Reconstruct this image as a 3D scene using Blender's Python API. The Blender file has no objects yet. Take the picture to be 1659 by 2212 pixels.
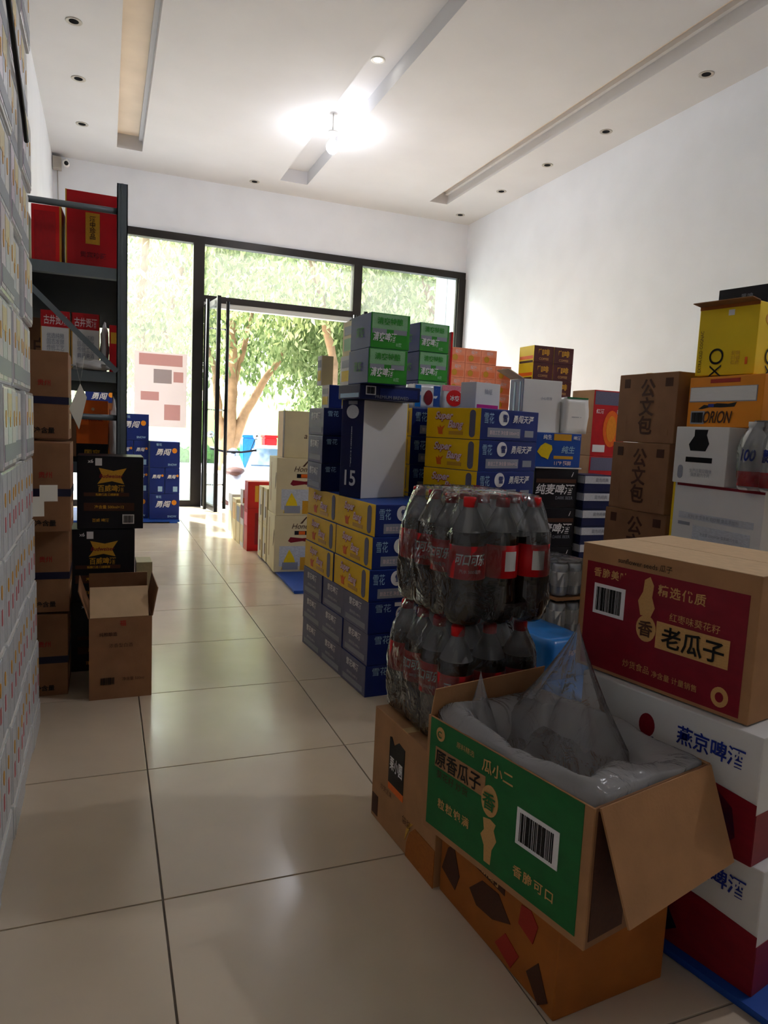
import bpy, bmesh, math, random
from mathutils import Matrix, Vector, Euler
import numpy as np

scene = bpy.context.scene
C = scene.collection
random.seed(7)

# ------------------------------------------------------------------ camera
def look_camera(h, f_px, yaw, pitch, roll):
    yaw, pitch, roll = map(math.radians, (yaw, pitch, roll))
    fw = Vector((math.sin(yaw) * math.cos(pitch), math.cos(yaw) * math.cos(pitch), -math.sin(pitch)))
    r = Vector((math.cos(yaw), -math.sin(yaw), 0)); u = r.cross(fw)
    r2 = math.cos(roll) * r + math.sin(roll) * u
    u2 = -math.sin(roll) * r + math.cos(roll) * u
    m = Matrix((r2, u2, -fw)).transposed().to_4x4()
    m.translation = (0, 0, h)
    cd = bpy.data.cameras.new('camera'); co = bpy.data.objects.new('camera', cd); C.objects.link(co)
    cd.sensor_fit = 'HORIZONTAL'; cd.sensor_width = 36.0; cd.lens = f_px / 1659 * 36.0
    cd.clip_start = 0.02; cd.clip_end = 300
    co.matrix_world = m
    scene.camera = co
look_camera(1.006, 1530, 21.62, 6.55, 2.66)

# ------------------------------------------------------------------ world, sun, exposure
scene.view_settings.view_transform = 'Standard'
scene.view_settings.look = 'None'
scene.view_settings.gamma = 1.0
scene.view_settings.use_curve_mapping = False
scene.view_settings.exposure = -0.08
try:
    scene.cycles.use_denoising = True
    scene.cycles.max_bounces = 14
    scene.cycles.diffuse_bounces = 8
    scene.cycles.transparent_max_bounces = 24
    scene.cycles.caustics_reflective = False
    scene.cycles.caustics_refractive = False
    scene.cycles.sample_clamp_indirect = 6
except Exception:
    pass
W = bpy.data.worlds.new('sky'); scene.world = W; W.use_nodes = True
wn = W.node_tree.nodes; wl = W.node_tree.links; wn.clear()
wo = wn.new('ShaderNodeOutputWorld'); wb = wn.new('ShaderNodeBackground'); ws = wn.new('ShaderNodeTexSky')
ws.sky_type = 'NISHITA'; ws.sun_disc = False; ws.sun_elevation = math.radians(46); ws.sun_rotation = math.radians(-28)
ws.air_density = 1.0; ws.dust_density = 4.0; ws.ozone_density = 1.0
wl.new(ws.outputs[0], wb.inputs[0]); wl.new(wb.outputs[0], wo.inputs[0]); wb.inputs[1].default_value = 2.1
sd = bpy.data.lights.new('sun', 'SUN'); so = bpy.data.objects.new('sun', sd); C.objects.link(so)
sd.energy = 15.0; sd.angle = 0.012; sd.color = (1.0, 0.98, 0.96)
so.rotation_euler = Vector((0.40, -0.72, -0.86)).to_track_quat('-Z', 'Y').to_euler()
so.location = (-6, 20, 20)

# ------------------------------------------------------------------ materials
def lin(h):
    h = h.lstrip('#'); c = [int(h[i:i + 2], 16) / 255 for i in (0, 2, 4)]
    return tuple(((x + .055) / 1.055) ** 2.4 if x > .04045 else x / 12.92 for x in c) + (1,)
MAT = {}
def mat(name, col, rough=.55, var=.12, scale=9, bump=.0, metal=0, spec=.28, coat=0, bscale=60):
    """procedural principled material: base colour broken up by noise, optional fine bump"""
    if name in MAT: return MAT[name]
    m = bpy.data.materials.new(name); m.use_nodes = True
    n = m.node_tree.nodes; l = m.node_tree.links; b = n['Principled BSDF']
    c = lin(col) if isinstance(col, str) else tuple(col) + (1,)
    b.inputs['Roughness'].default_value = rough; b.inputs['Metallic'].default_value = metal
    b.inputs['Specular IOR Level'].default_value = spec; b.inputs['Coat Weight'].default_value = coat
    b.inputs['Coat Roughness'].default_value = .12
    tc = n.new('ShaderNodeTexCoord'); nz = n.new('ShaderNodeTexNoise'); nz.inputs['Scale'].default_value = scale
    nz.inputs['Detail'].default_value = 4
    rp = n.new('ShaderNodeValToRGB')
    rp.color_ramp.elements[0].position = .3; rp.color_ramp.elements[1].position = .7
    rp.color_ramp.elements[0].color = tuple(x * (1 - var) for x in c[:3]) + (1,)
    rp.color_ramp.elements[1].color = tuple(min(1, x * (1 + var)) for x in c[:3]) + (1,)
    l.new(tc.outputs['Object'], nz.inputs['Vector']); l.new(nz.outputs['Fac'], rp.inputs['Fac'])
    l.new(rp.outputs['Color'], b.inputs['Base Color'])
    if bump:
        n2 = n.new('ShaderNodeTexNoise'); n2.inputs['Scale'].default_value = bscale; n2.inputs['Detail'].default_value = 3
        bp = n.new('ShaderNodeBump'); bp.inputs['Strength'].default_value = bump; bp.inputs['Distance'].default_value = .01
        l.new(tc.outputs['Object'], n2.inputs['Vector']); l.new(n2.outputs['Fac'], bp.inputs['Height'])
        l.new(bp.outputs['Normal'], b.inputs['Normal'])
    MAT[name] = m; return m
def emis(name, col, strength):
    m = bpy.data.materials.new(name); m.use_nodes = True
    n = m.node_tree.nodes; l = m.node_tree.links; n.clear()
    o = n.new('ShaderNodeOutputMaterial'); e = n.new('ShaderNodeEmission')
    e.inputs[0].default_value = lin(col); e.inputs[1].default_value = strength
    l.new(e.outputs[0], o.inputs[0]); MAT[name] = m; return m
def film(name, tint, clear, gloss, rough, milky=0.0, bump=.3, bscale=25, refl=1.0, dcol=(.85, .87, .88)):
    """thin see-through plastic or glass: transparent + glossy + a little milky diffuse/translucent"""
    m = bpy.data.materials.new(name); m.use_nodes = True
    n = m.node_tree.nodes; l = m.node_tree.links; n.clear()
    o = n.new('ShaderNodeOutputMaterial')
    tr = n.new('ShaderNodeBsdfTransparent'); tr.inputs[0].default_value = lin(tint)
    gl = n.new('ShaderNodeBsdfGlossy'); gl.inputs['Roughness'].default_value = rough
    df = n.new('ShaderNodeBsdfDiffuse'); df.inputs[0].default_value = dcol + (1,)
    tl = n.new('ShaderNodeBsdfTranslucent'); tl.inputs[0].default_value = tuple(.95 * q for q in dcol) + (1,)
    lw = n.new('ShaderNodeLayerWeight'); lw.inputs['Blend'].default_value = gloss
    m1 = n.new('ShaderNodeMixShader'); m2 = n.new('ShaderNodeMixShader'); m3 = n.new('ShaderNodeMixShader')
    l.new(df.outputs[0], m3.inputs[1]); l.new(tl.outputs[0], m3.inputs[2]); m3.inputs[0].default_value = .5
    m1.inputs[0].default_value = milky
    l.new(tr.outputs[0], m1.inputs[1]); l.new(m3.outputs[0], m1.inputs[2])
    mu = n.new('ShaderNodeMath'); mu.operation = 'MULTIPLY'; mu.inputs[1].default_value = refl
    l.new(lw.outputs['Fresnel'], mu.inputs[0]); l.new(mu.outputs[0], m2.inputs[0]); l.new(m1.outputs[0], m2.inputs[1]); l.new(gl.outputs[0], m2.inputs[2])
    if bump:
        tc = n.new('ShaderNodeTexCoord'); nz = n.new('ShaderNodeTexNoise'); nz.inputs['Scale'].default_value = bscale
        nz.inputs['Detail'].default_value = 3; nz.inputs['Distortion'].default_value = 1.5
        bp = n.new('ShaderNodeBump'); bp.inputs['Strength'].default_value = bump; bp.inputs['Distance'].default_value = .02
        l.new(tc.outputs['Object'], nz.inputs['Vector']); l.new(nz.outputs['Fac'], bp.inputs['Height'])
        l.new(bp.outputs['Normal'], gl.inputs['Normal']); l.new(bp.outputs['Normal'], lw.inputs['Normal'])
    l.new(m2.outputs[0], o.inputs[0]); MAT[name] = m; return m

mat('plaster', '#dddfe3', .8, .03, 3, .05, bscale=120)
mat('ceiling_paint', '#c6c5c6', .8, .04, 1.5, .03)
mat('slot_paint', '#d9c9b6', .75, .08, 3)
mat('kraft', '#a87c54', .7, .10, 14, .06, bscale=160)
mat('kraft_dark', '#8c6445', .7, .10, 14, .06, bscale=160)
mat('kraft_inside', '#d0b28c', .75, .08, 14, .06)
mat('kraft_orange', '#a05c22', .65, .12, 12, .05)
mat('tape', '#c6a777', .25, .05, 10)
mat('navy_tape', '#1d1c36', .4, .05, 10)
mat('navy', '#14286e', .42, .10, 8)
mat('navy_dark', '#0d1846', .42, .10, 8)
mat('mauve', '#63627a', .45, .12, 22)
mat('royal', '#1d4a9e', .45, .10, 8)
mat('sky_blue', '#1477c8', .3, .15, 14, coat=.3)
mat('pale_blue', '#9fc4de', .4, .15, 10)
mat('yellow', '#f0c40c', .42, .08, 9)
mat('lemon', '#e8c81a', .5, .06, 8)
mat('gold', '#c9962c', .35, .10, 12)
mat('green', '#2f8f2a', .45, .10, 9)
mat('pale_green', '#86b98a', .5, .10, 20)
mat('deep_green', '#1c6632', .5, .08, 9)
mat('red', '#b5131c', .4, .10, 8)
mat('bright_red', '#d8121a', .35, .08, 8)
mat('wine', '#7e1222', .45, .10, 9)
mat('orange', '#e2661a', .45, .10, 9)
mat('carton_orange', '#e08a1c', .5, .08, 9)
mat('salmon', '#f79d7c', .5, .12, 20)
mat('pink', '#e9899a', .5, .15, 15)
mat('magenta', '#b81480', .45, .10, 9)
mat('cream', '#ddd0a6', .55, .06, 8)
mat('white_card', '#dcdcda', .55, .03, 8)
mat('white_wrap', '#dfe3e6', .22, .10, 14, .25, coat=.6, bscale=30)
mat('pale_print', '#c6cbd2', .35, .15, 25)
mat('lilac_print', '#d3c6d6', .35, .15, 25)
mat('grey_print', '#8f94a0', .5, .20, 40)
mat('ink', '#1a1713', .6, .05, 20)
mat('brown_ink', '#4a2c1d', .65, .10, 20)
mat('blue_ink', '#1c2f8c', .5, .08, 20)
mat('white_ink', '#e9e9ea', .5, .03, 20)
mat('pink_ink', '#e9cfd0', .5, .05, 20)
mat('tan_ink', '#c79a5e', .6, .08, 20)
mat('red_ink', '#a02a1e', .6, .08, 20)
mat('pink_red', '#c4606a', .5, .15, 20)
mat('coral', '#ee8458', .5, .12, 20)
mat('gold_ink', '#d79a22', .4, .15, 30)
mat('black_card', '#14141a', .4, .20, 8)
mat('dark_slot', '#08070a', .8, .05, 8)
mat('choc', '#4a1f22', .4, .10, 9)
mat('steel_grey', '#6d777c', .45, .08, 6, metal=.3)
mat('steel_dark', '#1c1c1e', .95, .10, 6, spec=.03)
mat('frame_metal', '#2b2826', .4, .10, 5, metal=.5)
mat('frame_black', '#101011', .35, .10, 5, metal=.4)
mat('chrome', '#c9c9c9', .2, .03, 5, metal=1)
mat('lamp_white', '#e8e6e0', .4, .03, 5)
mat('lamp_grey', '#a59f96', .5, .10, 8)
mat('cola', (.012, .006, .004), .12, .2, 9, spec=.5, coat=.4)
mat('cap_red', '#d31a1e', .35, .05, 9)
mat('label_red', '#c8141d', .3, .06, 9)
mat('milk_plastic', '#e6e6e2', .3, .03, 9)
mat('can_metal', '#b9bfc2', .3, .12, 14, metal=.6)
mat('pallet_blue', '#1d4aa0', .5, .08, 6)
mat('grout', '#7d746a', .85, .20, 20)
mat('paper', '#e6e3d6', .7, .03, 9)
mat('bark', '#9a7a5a', .85, .25, 6, .6, bscale=14)
mat('asphalt', '#b7b3ab', .85, .08, 2)
mat('pavement', '#d6d5d3', .8, .08, 3)
mat('grass', '#6f9a3e', .9, .25, 12, .4, bscale=40)
mat('hedge', '#55823a', .9, .3, 10, .5, bscale=30)
mat('paint_white', '#eeeeee', .25, .02, 5, coat=.6)
mat('rubber', '#141414', .7, .10, 10)
mat('car_glass', '#4a6478', .08, .05, 5, spec=.8)
mat('seat_brown', '#5a3a30', .5, .10, 9)
mat('panel_grey', '#b9bcb9', .7, .06, 3)
film('window_glass', '#f4f8f6', 1, .12, .02, .07, 0, refl=.45)
film('door_glass', '#f4f8f6', 1, .12, .02, .02, 0, refl=.3)
film('shrink_film', '#f4f5f6', 1, .38, .10, .06, .75, 14)
film('bag_film', '#fdfdfd', 1, .30, .18, .26, .6, 19, dcol=(.96, .97, .98))
film('bag_sheet', '#fdfdfd', 1, .26, .20, .55, .6, 19, dcol=(.96, .97, .98))
film('bottle_clear', '#e9ecec', 1, .25, .10, .45, 0)
film('poster_film', '#efe9e6', 1, .02, .5, .96, 0, dcol=(.62, .56, .55))

# polished tile: cream, faint clouding, slight surface waviness
def tile_mat():
    m = mat('tile', '#d6c6ae', .16, .05, 5, .0, spec=.55)
    n = m.node_tree.nodes; l = m.node_tree.links; b = n['Principled BSDF']
    tc = n['Texture Coordinate']; nz = n.new('ShaderNodeTexNoise'); nz.inputs['Scale'].default_value = 7
    mr = n.new('ShaderNodeMapRange'); mr.inputs['To Min'].default_value = .12; mr.inputs['To Max'].default_value = .24
    l.new(tc.outputs['Object'], nz.inputs['Vector']); l.new(nz.outputs['Fac'], mr.inputs['Value'])
    l.new(mr.outputs['Result'], b.inputs['Roughness'])
    bp = n.new('ShaderNodeBump'); bp.inputs['Strength'].default_value = .03; bp.inputs['Distance'].default_value = .02
    n2 = n.new('ShaderNodeTexNoise'); n2.inputs['Scale'].default_value = 4
    l.new(tc.outputs['Object'], n2.inputs['Vector']); l.new(n2.outputs['Fac'], bp.inputs['Height'])
    l.new(bp.outputs['Normal'], b.inputs['Normal'])
tile_mat()
def leaf_mat(name, c0, c1, c2):
    m = bpy.data.materials.new(name); m.use_nodes = True
    n = m.node_tree.nodes; l = m.node_tree.links; n.clear()
    o = n.new('ShaderNodeOutputMaterial'); d = n.new('ShaderNodeBsdfDiffuse'); t = n.new('ShaderNodeBsdfTranslucent')
    mx = n.new('ShaderNodeMixShader'); mx.inputs[0].default_value = .55
    g = n.new('ShaderNodeNewGeometry'); rp = n.new('ShaderNodeValToRGB')
    e = rp.color_ramp.elements; e[0].color = lin(c0); e[1].color = lin(c2)
    k = e.new(.5); k.color = lin(c1)
    l.new(g.outputs['Random Per Island'], rp.inputs['Fac'])
    l.new(rp.outputs[0], d.inputs[0]); l.new(rp.outputs[0], t.inputs[0])
    l.new(d.outputs[0], mx.inputs[1]); l.new(t.outputs[0], mx.inputs[2]); l.new(mx.outputs[0], o.inputs[0])
    MAT[name] = m
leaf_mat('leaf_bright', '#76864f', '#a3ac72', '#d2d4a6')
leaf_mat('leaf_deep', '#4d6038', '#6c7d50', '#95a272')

# ------------------------------------------------------------------ mesh helpers
def link(name, me, parent=None, mtx=None):
    o = bpy.data.objects.new(name, me); C.objects.link(o)
    if parent: o.parent = parent
    if mtx is not None: o.matrix_basis = mtx
    return o
def thing(name, label, cat, loc=(0, 0, 0), rz=0, group=None):
    o = bpy.data.objects.new(name, None); C.objects.link(o); o.empty_display_size = .05
    o.location = loc; o.rotation_euler = (0, 0, math.radians(rz))
    o['label'] = label; o['category'] = cat
    if group: o['group'] = group
    return o
def tag(o, label, cat, group=None):
    o['label'] = label; o['category'] = cat
    if group: o['group'] = group
    return o
def struct(o): o['kind'] = 'structure'; return o
def bm_mesh(bm, name, mats, smooth=False):
    me = bpy.data.meshes.new(name); bm.normal_update(); bm.to_mesh(me); bm.free()
    for m in (mats if isinstance(mats, (list, tuple)) else [mats]): me.materials.append(MAT[m])
    if smooth:
        for p in me.polygons: p.use_smooth = True
    return me
def bm_box(bm, x0, x1, y0, y1, z0, z1, mi=0):
    v = [bm.verts.new(p) for p in ((x0, y0, z0), (x1, y0, z0), (x1, y1, z0), (x0, y1, z0), (x0, y0, z1), (x1, y0, z1), (x1, y1, z1), (x0, y1, z1))]
    fs = []
    for q in ((0, 3, 2, 1), (4, 5, 6, 7), (0, 1, 5, 4), (1, 2, 6, 5), (2, 3, 7, 6), (3, 0, 4, 7)):
        f = bm.faces.new([v[i] for i in q]); f.material_index = mi; fs.append(f)
    return v, fs
def box_mesh(name, x0, x1, y0, y1, z0, z1, m, bevel=0):
    bm = bmesh.new(); bm_box(bm, x0, x1, y0, y1, z0, z1)
    if bevel: bmesh.ops.bevel(bm, geom=bm.edges[:] , offset=bevel, segments=2, affect='EDGES', profile=.6)
    return bm_mesh(bm, name, m)
def box(name, x0, x1, y0, y1, z0, z1, m, parent=None, bevel=0, mtx=None):
    return link(name, box_mesh(name, x0, x1, y0, y1, z0, z1, m, bevel), parent, mtx)
def lathe_bm(prof, seg=24, mi=None):
    bm = bmesh.new(); rings = []
    for r, z in prof:
        if r < 1e-5: rings.append([bm.verts.new((0, 0, z))])
        else: rings.append([bm.verts.new((r * math.cos(2 * math.pi * i / seg), r * math.sin(2 * math.pi * i / seg), z)) for i in range(seg)])
    for k in range(len(rings) - 1):
        a, b = rings[k], rings[k + 1]
        for i in range(seg):
            j = (i + 1) % seg
            if len(a) == 1 and len(b) == 1: continue
            if len(a) == 1: f = bm.faces.new((a[0], b[j], b[i]))
            elif len(b) == 1: f = bm.faces.new((a[i], a[j], b[0]))
            else: f = bm.faces.new((a[i], a[j], b[j], b[i]))
            if mi: f.material_index = mi(k)
    bmesh.ops.recalc_face_normals(bm, faces=bm.faces[:])
    return bm
def tube_bm(pts, r, seg=8, bm=None, caps=True):
    """tube through points, r scalar or list"""
    bm = bm or bmesh.new(); pts = [Vector(p) for p in pts]; rings = []
    up = Vector((0, 0, 1))
    for i, p in enumerate(pts):
        d = (pts[min(i + 1, len(pts) - 1)] - pts[max(i - 1, 0)]).normalized()
        a = d.cross(up) if abs(d.dot(up)) < .95 else d.cross(Vector((1, 0, 0)))
        a.normalize(); b = d.cross(a).normalized(); rr = r[i] if isinstance(r, (list, tuple)) else r
        rings.append([bm.verts.new(p + rr * (math.cos(2 * math.pi * k / seg) * a + math.sin(2 * math.pi * k / seg) * b)) for k in range(seg)])
    for x, y in zip(rings, rings[1:]):
        for k in range(seg): bm.faces.new((x[k], x[(k + 1) % seg], y[(k + 1) % seg], y[k]))
    if caps: bm.faces.new(rings[0][::-1]); bm.faces.new(rings[-1])
    bmesh.ops.recalc_face_normals(bm, faces=bm.faces[:])
    return bm
def copy_tree(o, parent=None):
    c = o.copy(); C.objects.link(c)
    if parent: c.parent = parent
    for ch in list(o.children): copy_tree(ch, c)
    return c

# ------------------------------------------------------------------ printing on cartons
def frame(face, s):
    w, d, h = s
    F = {'N': ((-w/2, -d/2, 0), (1, 0, 0), (0, 0, 1), w, h), 'F': ((w/2, d/2, 0), (-1, 0, 0), (0, 0, 1), w, h),
         'L': ((-w/2, d/2, 0), (0, -1, 0), (0, 0, 1), d, h), 'R': ((w/2, -d/2, 0), (0, 1, 0), (0, 0, 1), d, h),
         'T': ((-w/2, -d/2, h), (1, 0, 0), (0, 1, 0), w, d)}[face]
    o, U, V = map(Vector, F[:3]); return o, U, V, U.cross(V), F[3], F[4]
_cache = {}
def unit_panel(m):
    k = ('panel', m)
    if k not in _cache: _cache[k] = box_mesh('panel', -.5, .5, -.5, .5, -.5, .5, m)
    return _cache[k]
def unit_disc(m):
    k = ('disc', m)
    if k not in _cache:
        bm = bmesh.new(); bmesh.ops.create_cone(bm, cap_ends=True, segments=20, radius1=.5, radius2=.5, depth=1)
        _cache[k] = bm_mesh(bm, 'disc', m)
    return _cache[k]
def unit_poly(pts, m):
    k = ('poly', tuple(pts), m)
    if k not in _cache:
        bm = bmesh.new(); n = len(pts)
        a = [bm.verts.new((x - .5, y - .5, -.5)) for x, y in pts]; b = [bm.verts.new((x - .5, y - .5, .5)) for x, y in pts]
        bm.faces.new(a[::-1]); bm.faces.new(b)
        for i in range(n): bm.faces.new((a[i], a[(i + 1) % n], b[(i + 1) % n], b[i]))
        bmesh.ops.recalc_face_normals(bm, faces=bm.faces[:]); bmesh.ops.triangulate(bm, faces=[f for f in bm.faces if len(f.verts) > 4])
        _cache[k] = bm_mesh(bm, 'shape', m)
    return _cache[k]
def unit_capsule(m, asp):
    pts = []
    for i in range(9): a = math.pi * i / 8; pts.append((.5 + .5 * math.cos(a), 1 - asp / 2 + asp / 2 * math.sin(a)))
    for i in range(9): a = math.pi + math.pi * i / 8; pts.append((.5 + .5 * math.cos(a), asp / 2 + asp / 2 * math.sin(a)))
    return unit_poly([(round(x, 4), round(y, 4)) for x, y in pts], m)
def unit_bars(m):
    k = ('bars', m)
    if k not in _cache:
        bm = bmesh.new(); rnd = random.Random(3); x = -.5
        while x < .48:
            w = rnd.choice((.012, .02, .03)); bm_box(bm, x, min(.5, x + w), -.5, .5, -.5, .5); x += w + rnd.choice((.012, .02, .028))
        _cache[k] = bm_mesh(bm, 'bars', m)
    return _cache[k]
def text_mesh(s, m, vertical=False, shear=0, bold=.018, spacing=1.0):
    k = ('text', s, m, vertical, shear, bold, spacing)
    if k not in _cache:
        cu = bpy.data.curves.new('lettering', 'FONT'); cu.body = '\n'.join(s) if vertical else s
        cu.align_x = 'CENTER'; cu.shear = shear; cu.offset = bold; cu.resolution_u = 5 if s.isascii() and len(s) < 8 else 2; cu.space_character = spacing
        if vertical: cu.space_line = .95
        ob = bpy.data.objects.new('lettering', cu); me = bpy.data.meshes.new_from_object(ob)
        bpy.data.objects.remove(ob); bpy.data.curves.remove(cu)
        co = np.empty(len(me.vertices) * 3); me.vertices.foreach_get('co', co); co = co.reshape(-1, 3)
        mn, mx = co.min(0), co.max(0); co -= (mn + mx) / 2; sc = mx[1] - mn[1]; co /= sc; co[:, 2] = 0
        me.vertices.foreach_set('co', co.ravel()); me.materials.clear(); me.materials.append(MAT[m])
        _cache[k] = (me, (mx[0] - mn[0]) / sc)
    return _cache[k]
LIFT = .0012
def put(root, size, face, pr):
    """one print / part on a face; u,v are fractions of the face (u right, v up, seen from outside)"""
    o, U, V, N, fw, fh = frame(face, size)
    kind = pr[0]
    R = Matrix((U, V, N)).transposed().to_4x4()
    def place(name, me, u, v, sx, sy, lift, rot=0, th=.0012):
        p = o + U * (u * fw) + V * (v * fh) + N * lift
        M = Matrix.Translation(p) @ R @ Matrix.Rotation(math.radians(rot), 4, 'Z') @ Matrix.Diagonal((sx, sy, th, 1))
        return link(name, me, root, M)
    if kind == 'panel':
        _, u0, v0, u1, v1, m, nm = pr[:7]; lf = pr[7] if len(pr) > 7 else 0
        return place(nm, unit_panel(m), (u0 + u1) / 2, (v0 + v1) / 2, abs(u1 - u0) * fw, abs(v1 - v0) * fh, .0004 + lf * .001)
    if kind == 'disc':
        _, u, v, du, dv, m, nm = pr[:7]; lf = pr[7] if len(pr) > 7 else 0
        return place(nm, unit_disc(m), u, v, du * fw, dv * fh, .0006 + lf * .001)
    if kind == 'capsule':
        _, u, v, du, dv, m, nm = pr[:7]
        return place(nm, unit_capsule(m, min(1, du * fw / (dv * fh))), u, v, du * fw, dv * fh, .0006)
    if kind == 'poly':
        _, u0, v0, u1, v1, pts, m, nm = pr[:8]
        return place(nm, unit_poly(pts, m), (u0 + u1) / 2, (v0 + v1) / 2, (u1 - u0) * fw, (v1 - v0) * fh, .0008)
    if kind == 'text':
        _, u, v, hh, s, m = pr[:6]; op = pr[6] if len(pr) > 6 else {}
        me, asp = text_mesh(s, m, op.get('vertical', False), op.get('shear', 0), op.get('bold', .018), op.get('spacing', 1.0))
        sz = hh * fh; mw = op.get('maxw', .96) * (fh if op.get('rot') in (90, -90) else fw)
        sx = sz if sz * asp <= mw else mw / asp
        if 'stretch' in op: sx = sz * op['stretch']
        return place('lettering', me, u, v, sx, sz, .0022 + op.get('lift', 0) * .001, op.get('rot', 0), 1)
    if kind == 'barcode':
        _, u0, v0, u1, v1 = pr[:5]; m = pr[5] if len(pr) > 5 else 'white_ink'
        if m: place('barcode_label', unit_panel(m), (u0 + u1) / 2, (v0 + v1) / 2, (u1 - u0) * fw, (v1 - v0) * fh, .0014)
        b = place('barcode_bars', unit_bars('ink'), (u0 + u1) / 2, (v0 + v1) / 2, (u1 - u0) * fw * .82, (v1 - v0) * fh * .78, .0024)
        b['kind'] = 'stuff'; return b
def body_mesh(size, mats, bevel=.003):
    w, d, h = size; names = []
    def idx(f):
        m = mats.get(f, mats['all'])
        if m not in names: names.append(m)
        return names.index(m)
    bm = bmesh.new(); _, fs = bm_box(bm, -w/2, w/2, -d/2, d/2, 0, h)
    for f, k in zip(fs, ('B', 'T', 'N', 'R', 'F', 'L')): f.material_index = idx(k)
    bmesh.ops.bevel(bm, geom=bm.edges[:], offset=bevel, segments=2, affect='EDGES', profile=.6, material=-1)
    return bm_mesh(bm, 'body', names)
PROTO = {}
def carton(kind, size, mats, prints, label, loc, rz=0, name='carton', cat='carton', group=None, tape=None, bevel=.003):
    """a closed carton: body, printed panels and lettering, tape; alike cartons share their meshes"""
    key = (kind, size)
    if key in PROTO:
        r = copy_tree(PROTO[key]); r.name = name
        r.location = loc; r.rotation_euler = (0, 0, math.radians(rz)); r['label'] = label; r['category'] = cat
        if group: r['group'] = group
        elif 'group' in r: del r['group']
        return r
    r = thing(name, label, cat, loc, rz, group)
    link('body', body_mesh(size, mats, bevel), r)
    for face, *pr in prints:
        put(r, size, face, pr)
    if tape:
        t, axis = tape
        put(r, size, 'T', ('panel', 0, .46, 1, .54, t, 'tape') if axis == 'x' else ('panel', .44, 0, .56, 1, t, 'tape'))
    PROTO[key] = r
    return r

# ================================================================== ROOM SHELL
XL, XR, YB, YN, ZC, ZW = -0.53, 4.456, 8.708, -6.0, 3.75, 3.133
TH = .2
struct(box('wall_left', XL - TH, XL, YN, YB + .12, -.1, ZC + .3, 'plaster'))
struct(box('wall_right', XR, XR + TH, YN, YB + .12, -.1, ZC + .3, 'plaster'))
struct(box('wall_near', XL - TH, XR + TH, YN - TH, YN, -.1, ZC + .3, 'plaster'))
struct(box('wall_front', XL, XR, YB, YB + .16, ZW, ZC + .3, 'plaster'))
# ceiling with three long recesses
bm = bmesh.new()
slots = [(.105, .350, -1.5, 8.12), (1.825, 2.140, -1.5, 8.25), (3.602, 3.832, -1.5, 8.08)]
xs = [XL] + [v for s in slots for v in s[:2]] + [XR]
for i in range(0, len(xs), 2): bm_box(bm, xs[i], xs[i + 1], YN, YB, ZC, ZC + .16)
for x0, x1, y0, y1 in slots:
    bm_box(bm, x0, x1, YN, y0, ZC, ZC + .16); bm_box(bm, x0, x1, y1, YB, ZC, ZC + .16)
ceil = struct(link('ceiling', bm_mesh(bm, 'ceiling', 'ceiling_paint')))
for x0, x1, y0, y1 in slots:
    box('recess_panel', x0, x1, y0, y1, ZC + .14, ZC + .17, 'slot_paint' if x0 != 1.825 else 'ceiling_paint', ceil)
    if x0 == 1.825: continue
    bm = bmesh.new(); bm_box(bm, x1 - .035, x1 - .001, y0 + .01, y1 - .01, ZC + .10, ZC + .139)
    link('recess_ledge', bm_mesh(bm, 'recess_ledge', 'ceiling_paint'), ceil)
# floor: grout bed with polished tiles
floor = struct(box('floor', XL, XR, YN, YB + .1, -.12, -.004, 'grout'))
T = .6; g = .0022; tx0, ty0 = .114, 2.652
tm = {}
ix = range(math.floor((XL - tx0) / T), math.ceil((XR - tx0) / T)); iy = range(math.floor((YN - ty0) / T), math.ceil((YB - ty0) / T))
for i in ix:
    for j in iy:
        x0, x1 = max(XL, tx0 + i * T + g), min(XR, tx0 + (i + 1) * T - g)
        y0, y1 = max(YN, ty0 + j * T + g), min(YB, ty0 + (j + 1) * T - g)
        if x1 - x0 < .01 or y1 - y0 < .01: continue
        k = (round(x1 - x0, 4), round(y1 - y0, 4))
        if k not in tm: tm[k] = box_mesh('tile', 0, k[0], 0, k[1], -.009, 0, 'tile', .0008)
        link('tile', tm[k], floor, Matrix.Translation((x0, y0, 0)))
# shopfront glazing
def win(name): return struct(thing_s(name))
def thing_s(name):
    o = bpy.data.objects.new(name, None); C.objects.link(o); return o
FM = 'frame_metal'
w1 = win('window_1')
box('frame_top', XL, XR, YB - .02, YB + .08, ZW - .085, ZW, FM, w1)
box('frame_bottom', XL, .95, YB - .03, YB + .07, 0, .07, FM, w1)
box('mullion', .94, 1.065, YB - .04, YB + .08, 0, ZW - .085, FM, w1)
box('mullion', 2.885, 2.995, YB - .04, YB + .08, 0, ZW - .085, FM, w1)
box('mullion', XL, XL + .08, YB - .03, YB + .07, .07, ZW - .085, FM, w1)
box('mullion', XR - .10, XR, YB - .03, YB + .07, 0, ZW - .085, FM, w1)
box('mullion', XR - .135, XR - .115, YB - .05, YB - .02, .07, ZW - .085, 'frame_black', w1)
box('transom', 1.065, 2.885, YB - .035, YB + .075, 2.40, 2.475, FM, w1)
box('transom', 1.065, 2.885, YB - .03, YB + .07, 2.345, 2.40, 'panel_grey', w1)
box('frame_bottom', 2.995, XR - .10, YB - .03, YB + .07, 0, .07, FM, w1)
for x0, x1, z0, z1 in ((XL + .08, .94, .07, ZW - .085), (1.065, 2.885, 2.475, ZW - .085), (2.995, XR - .10, .07, ZW - .085)):
    box('pane', x0, x1, YB + .015, YB + .023, z0, z1, 'window_glass', w1)
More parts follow.
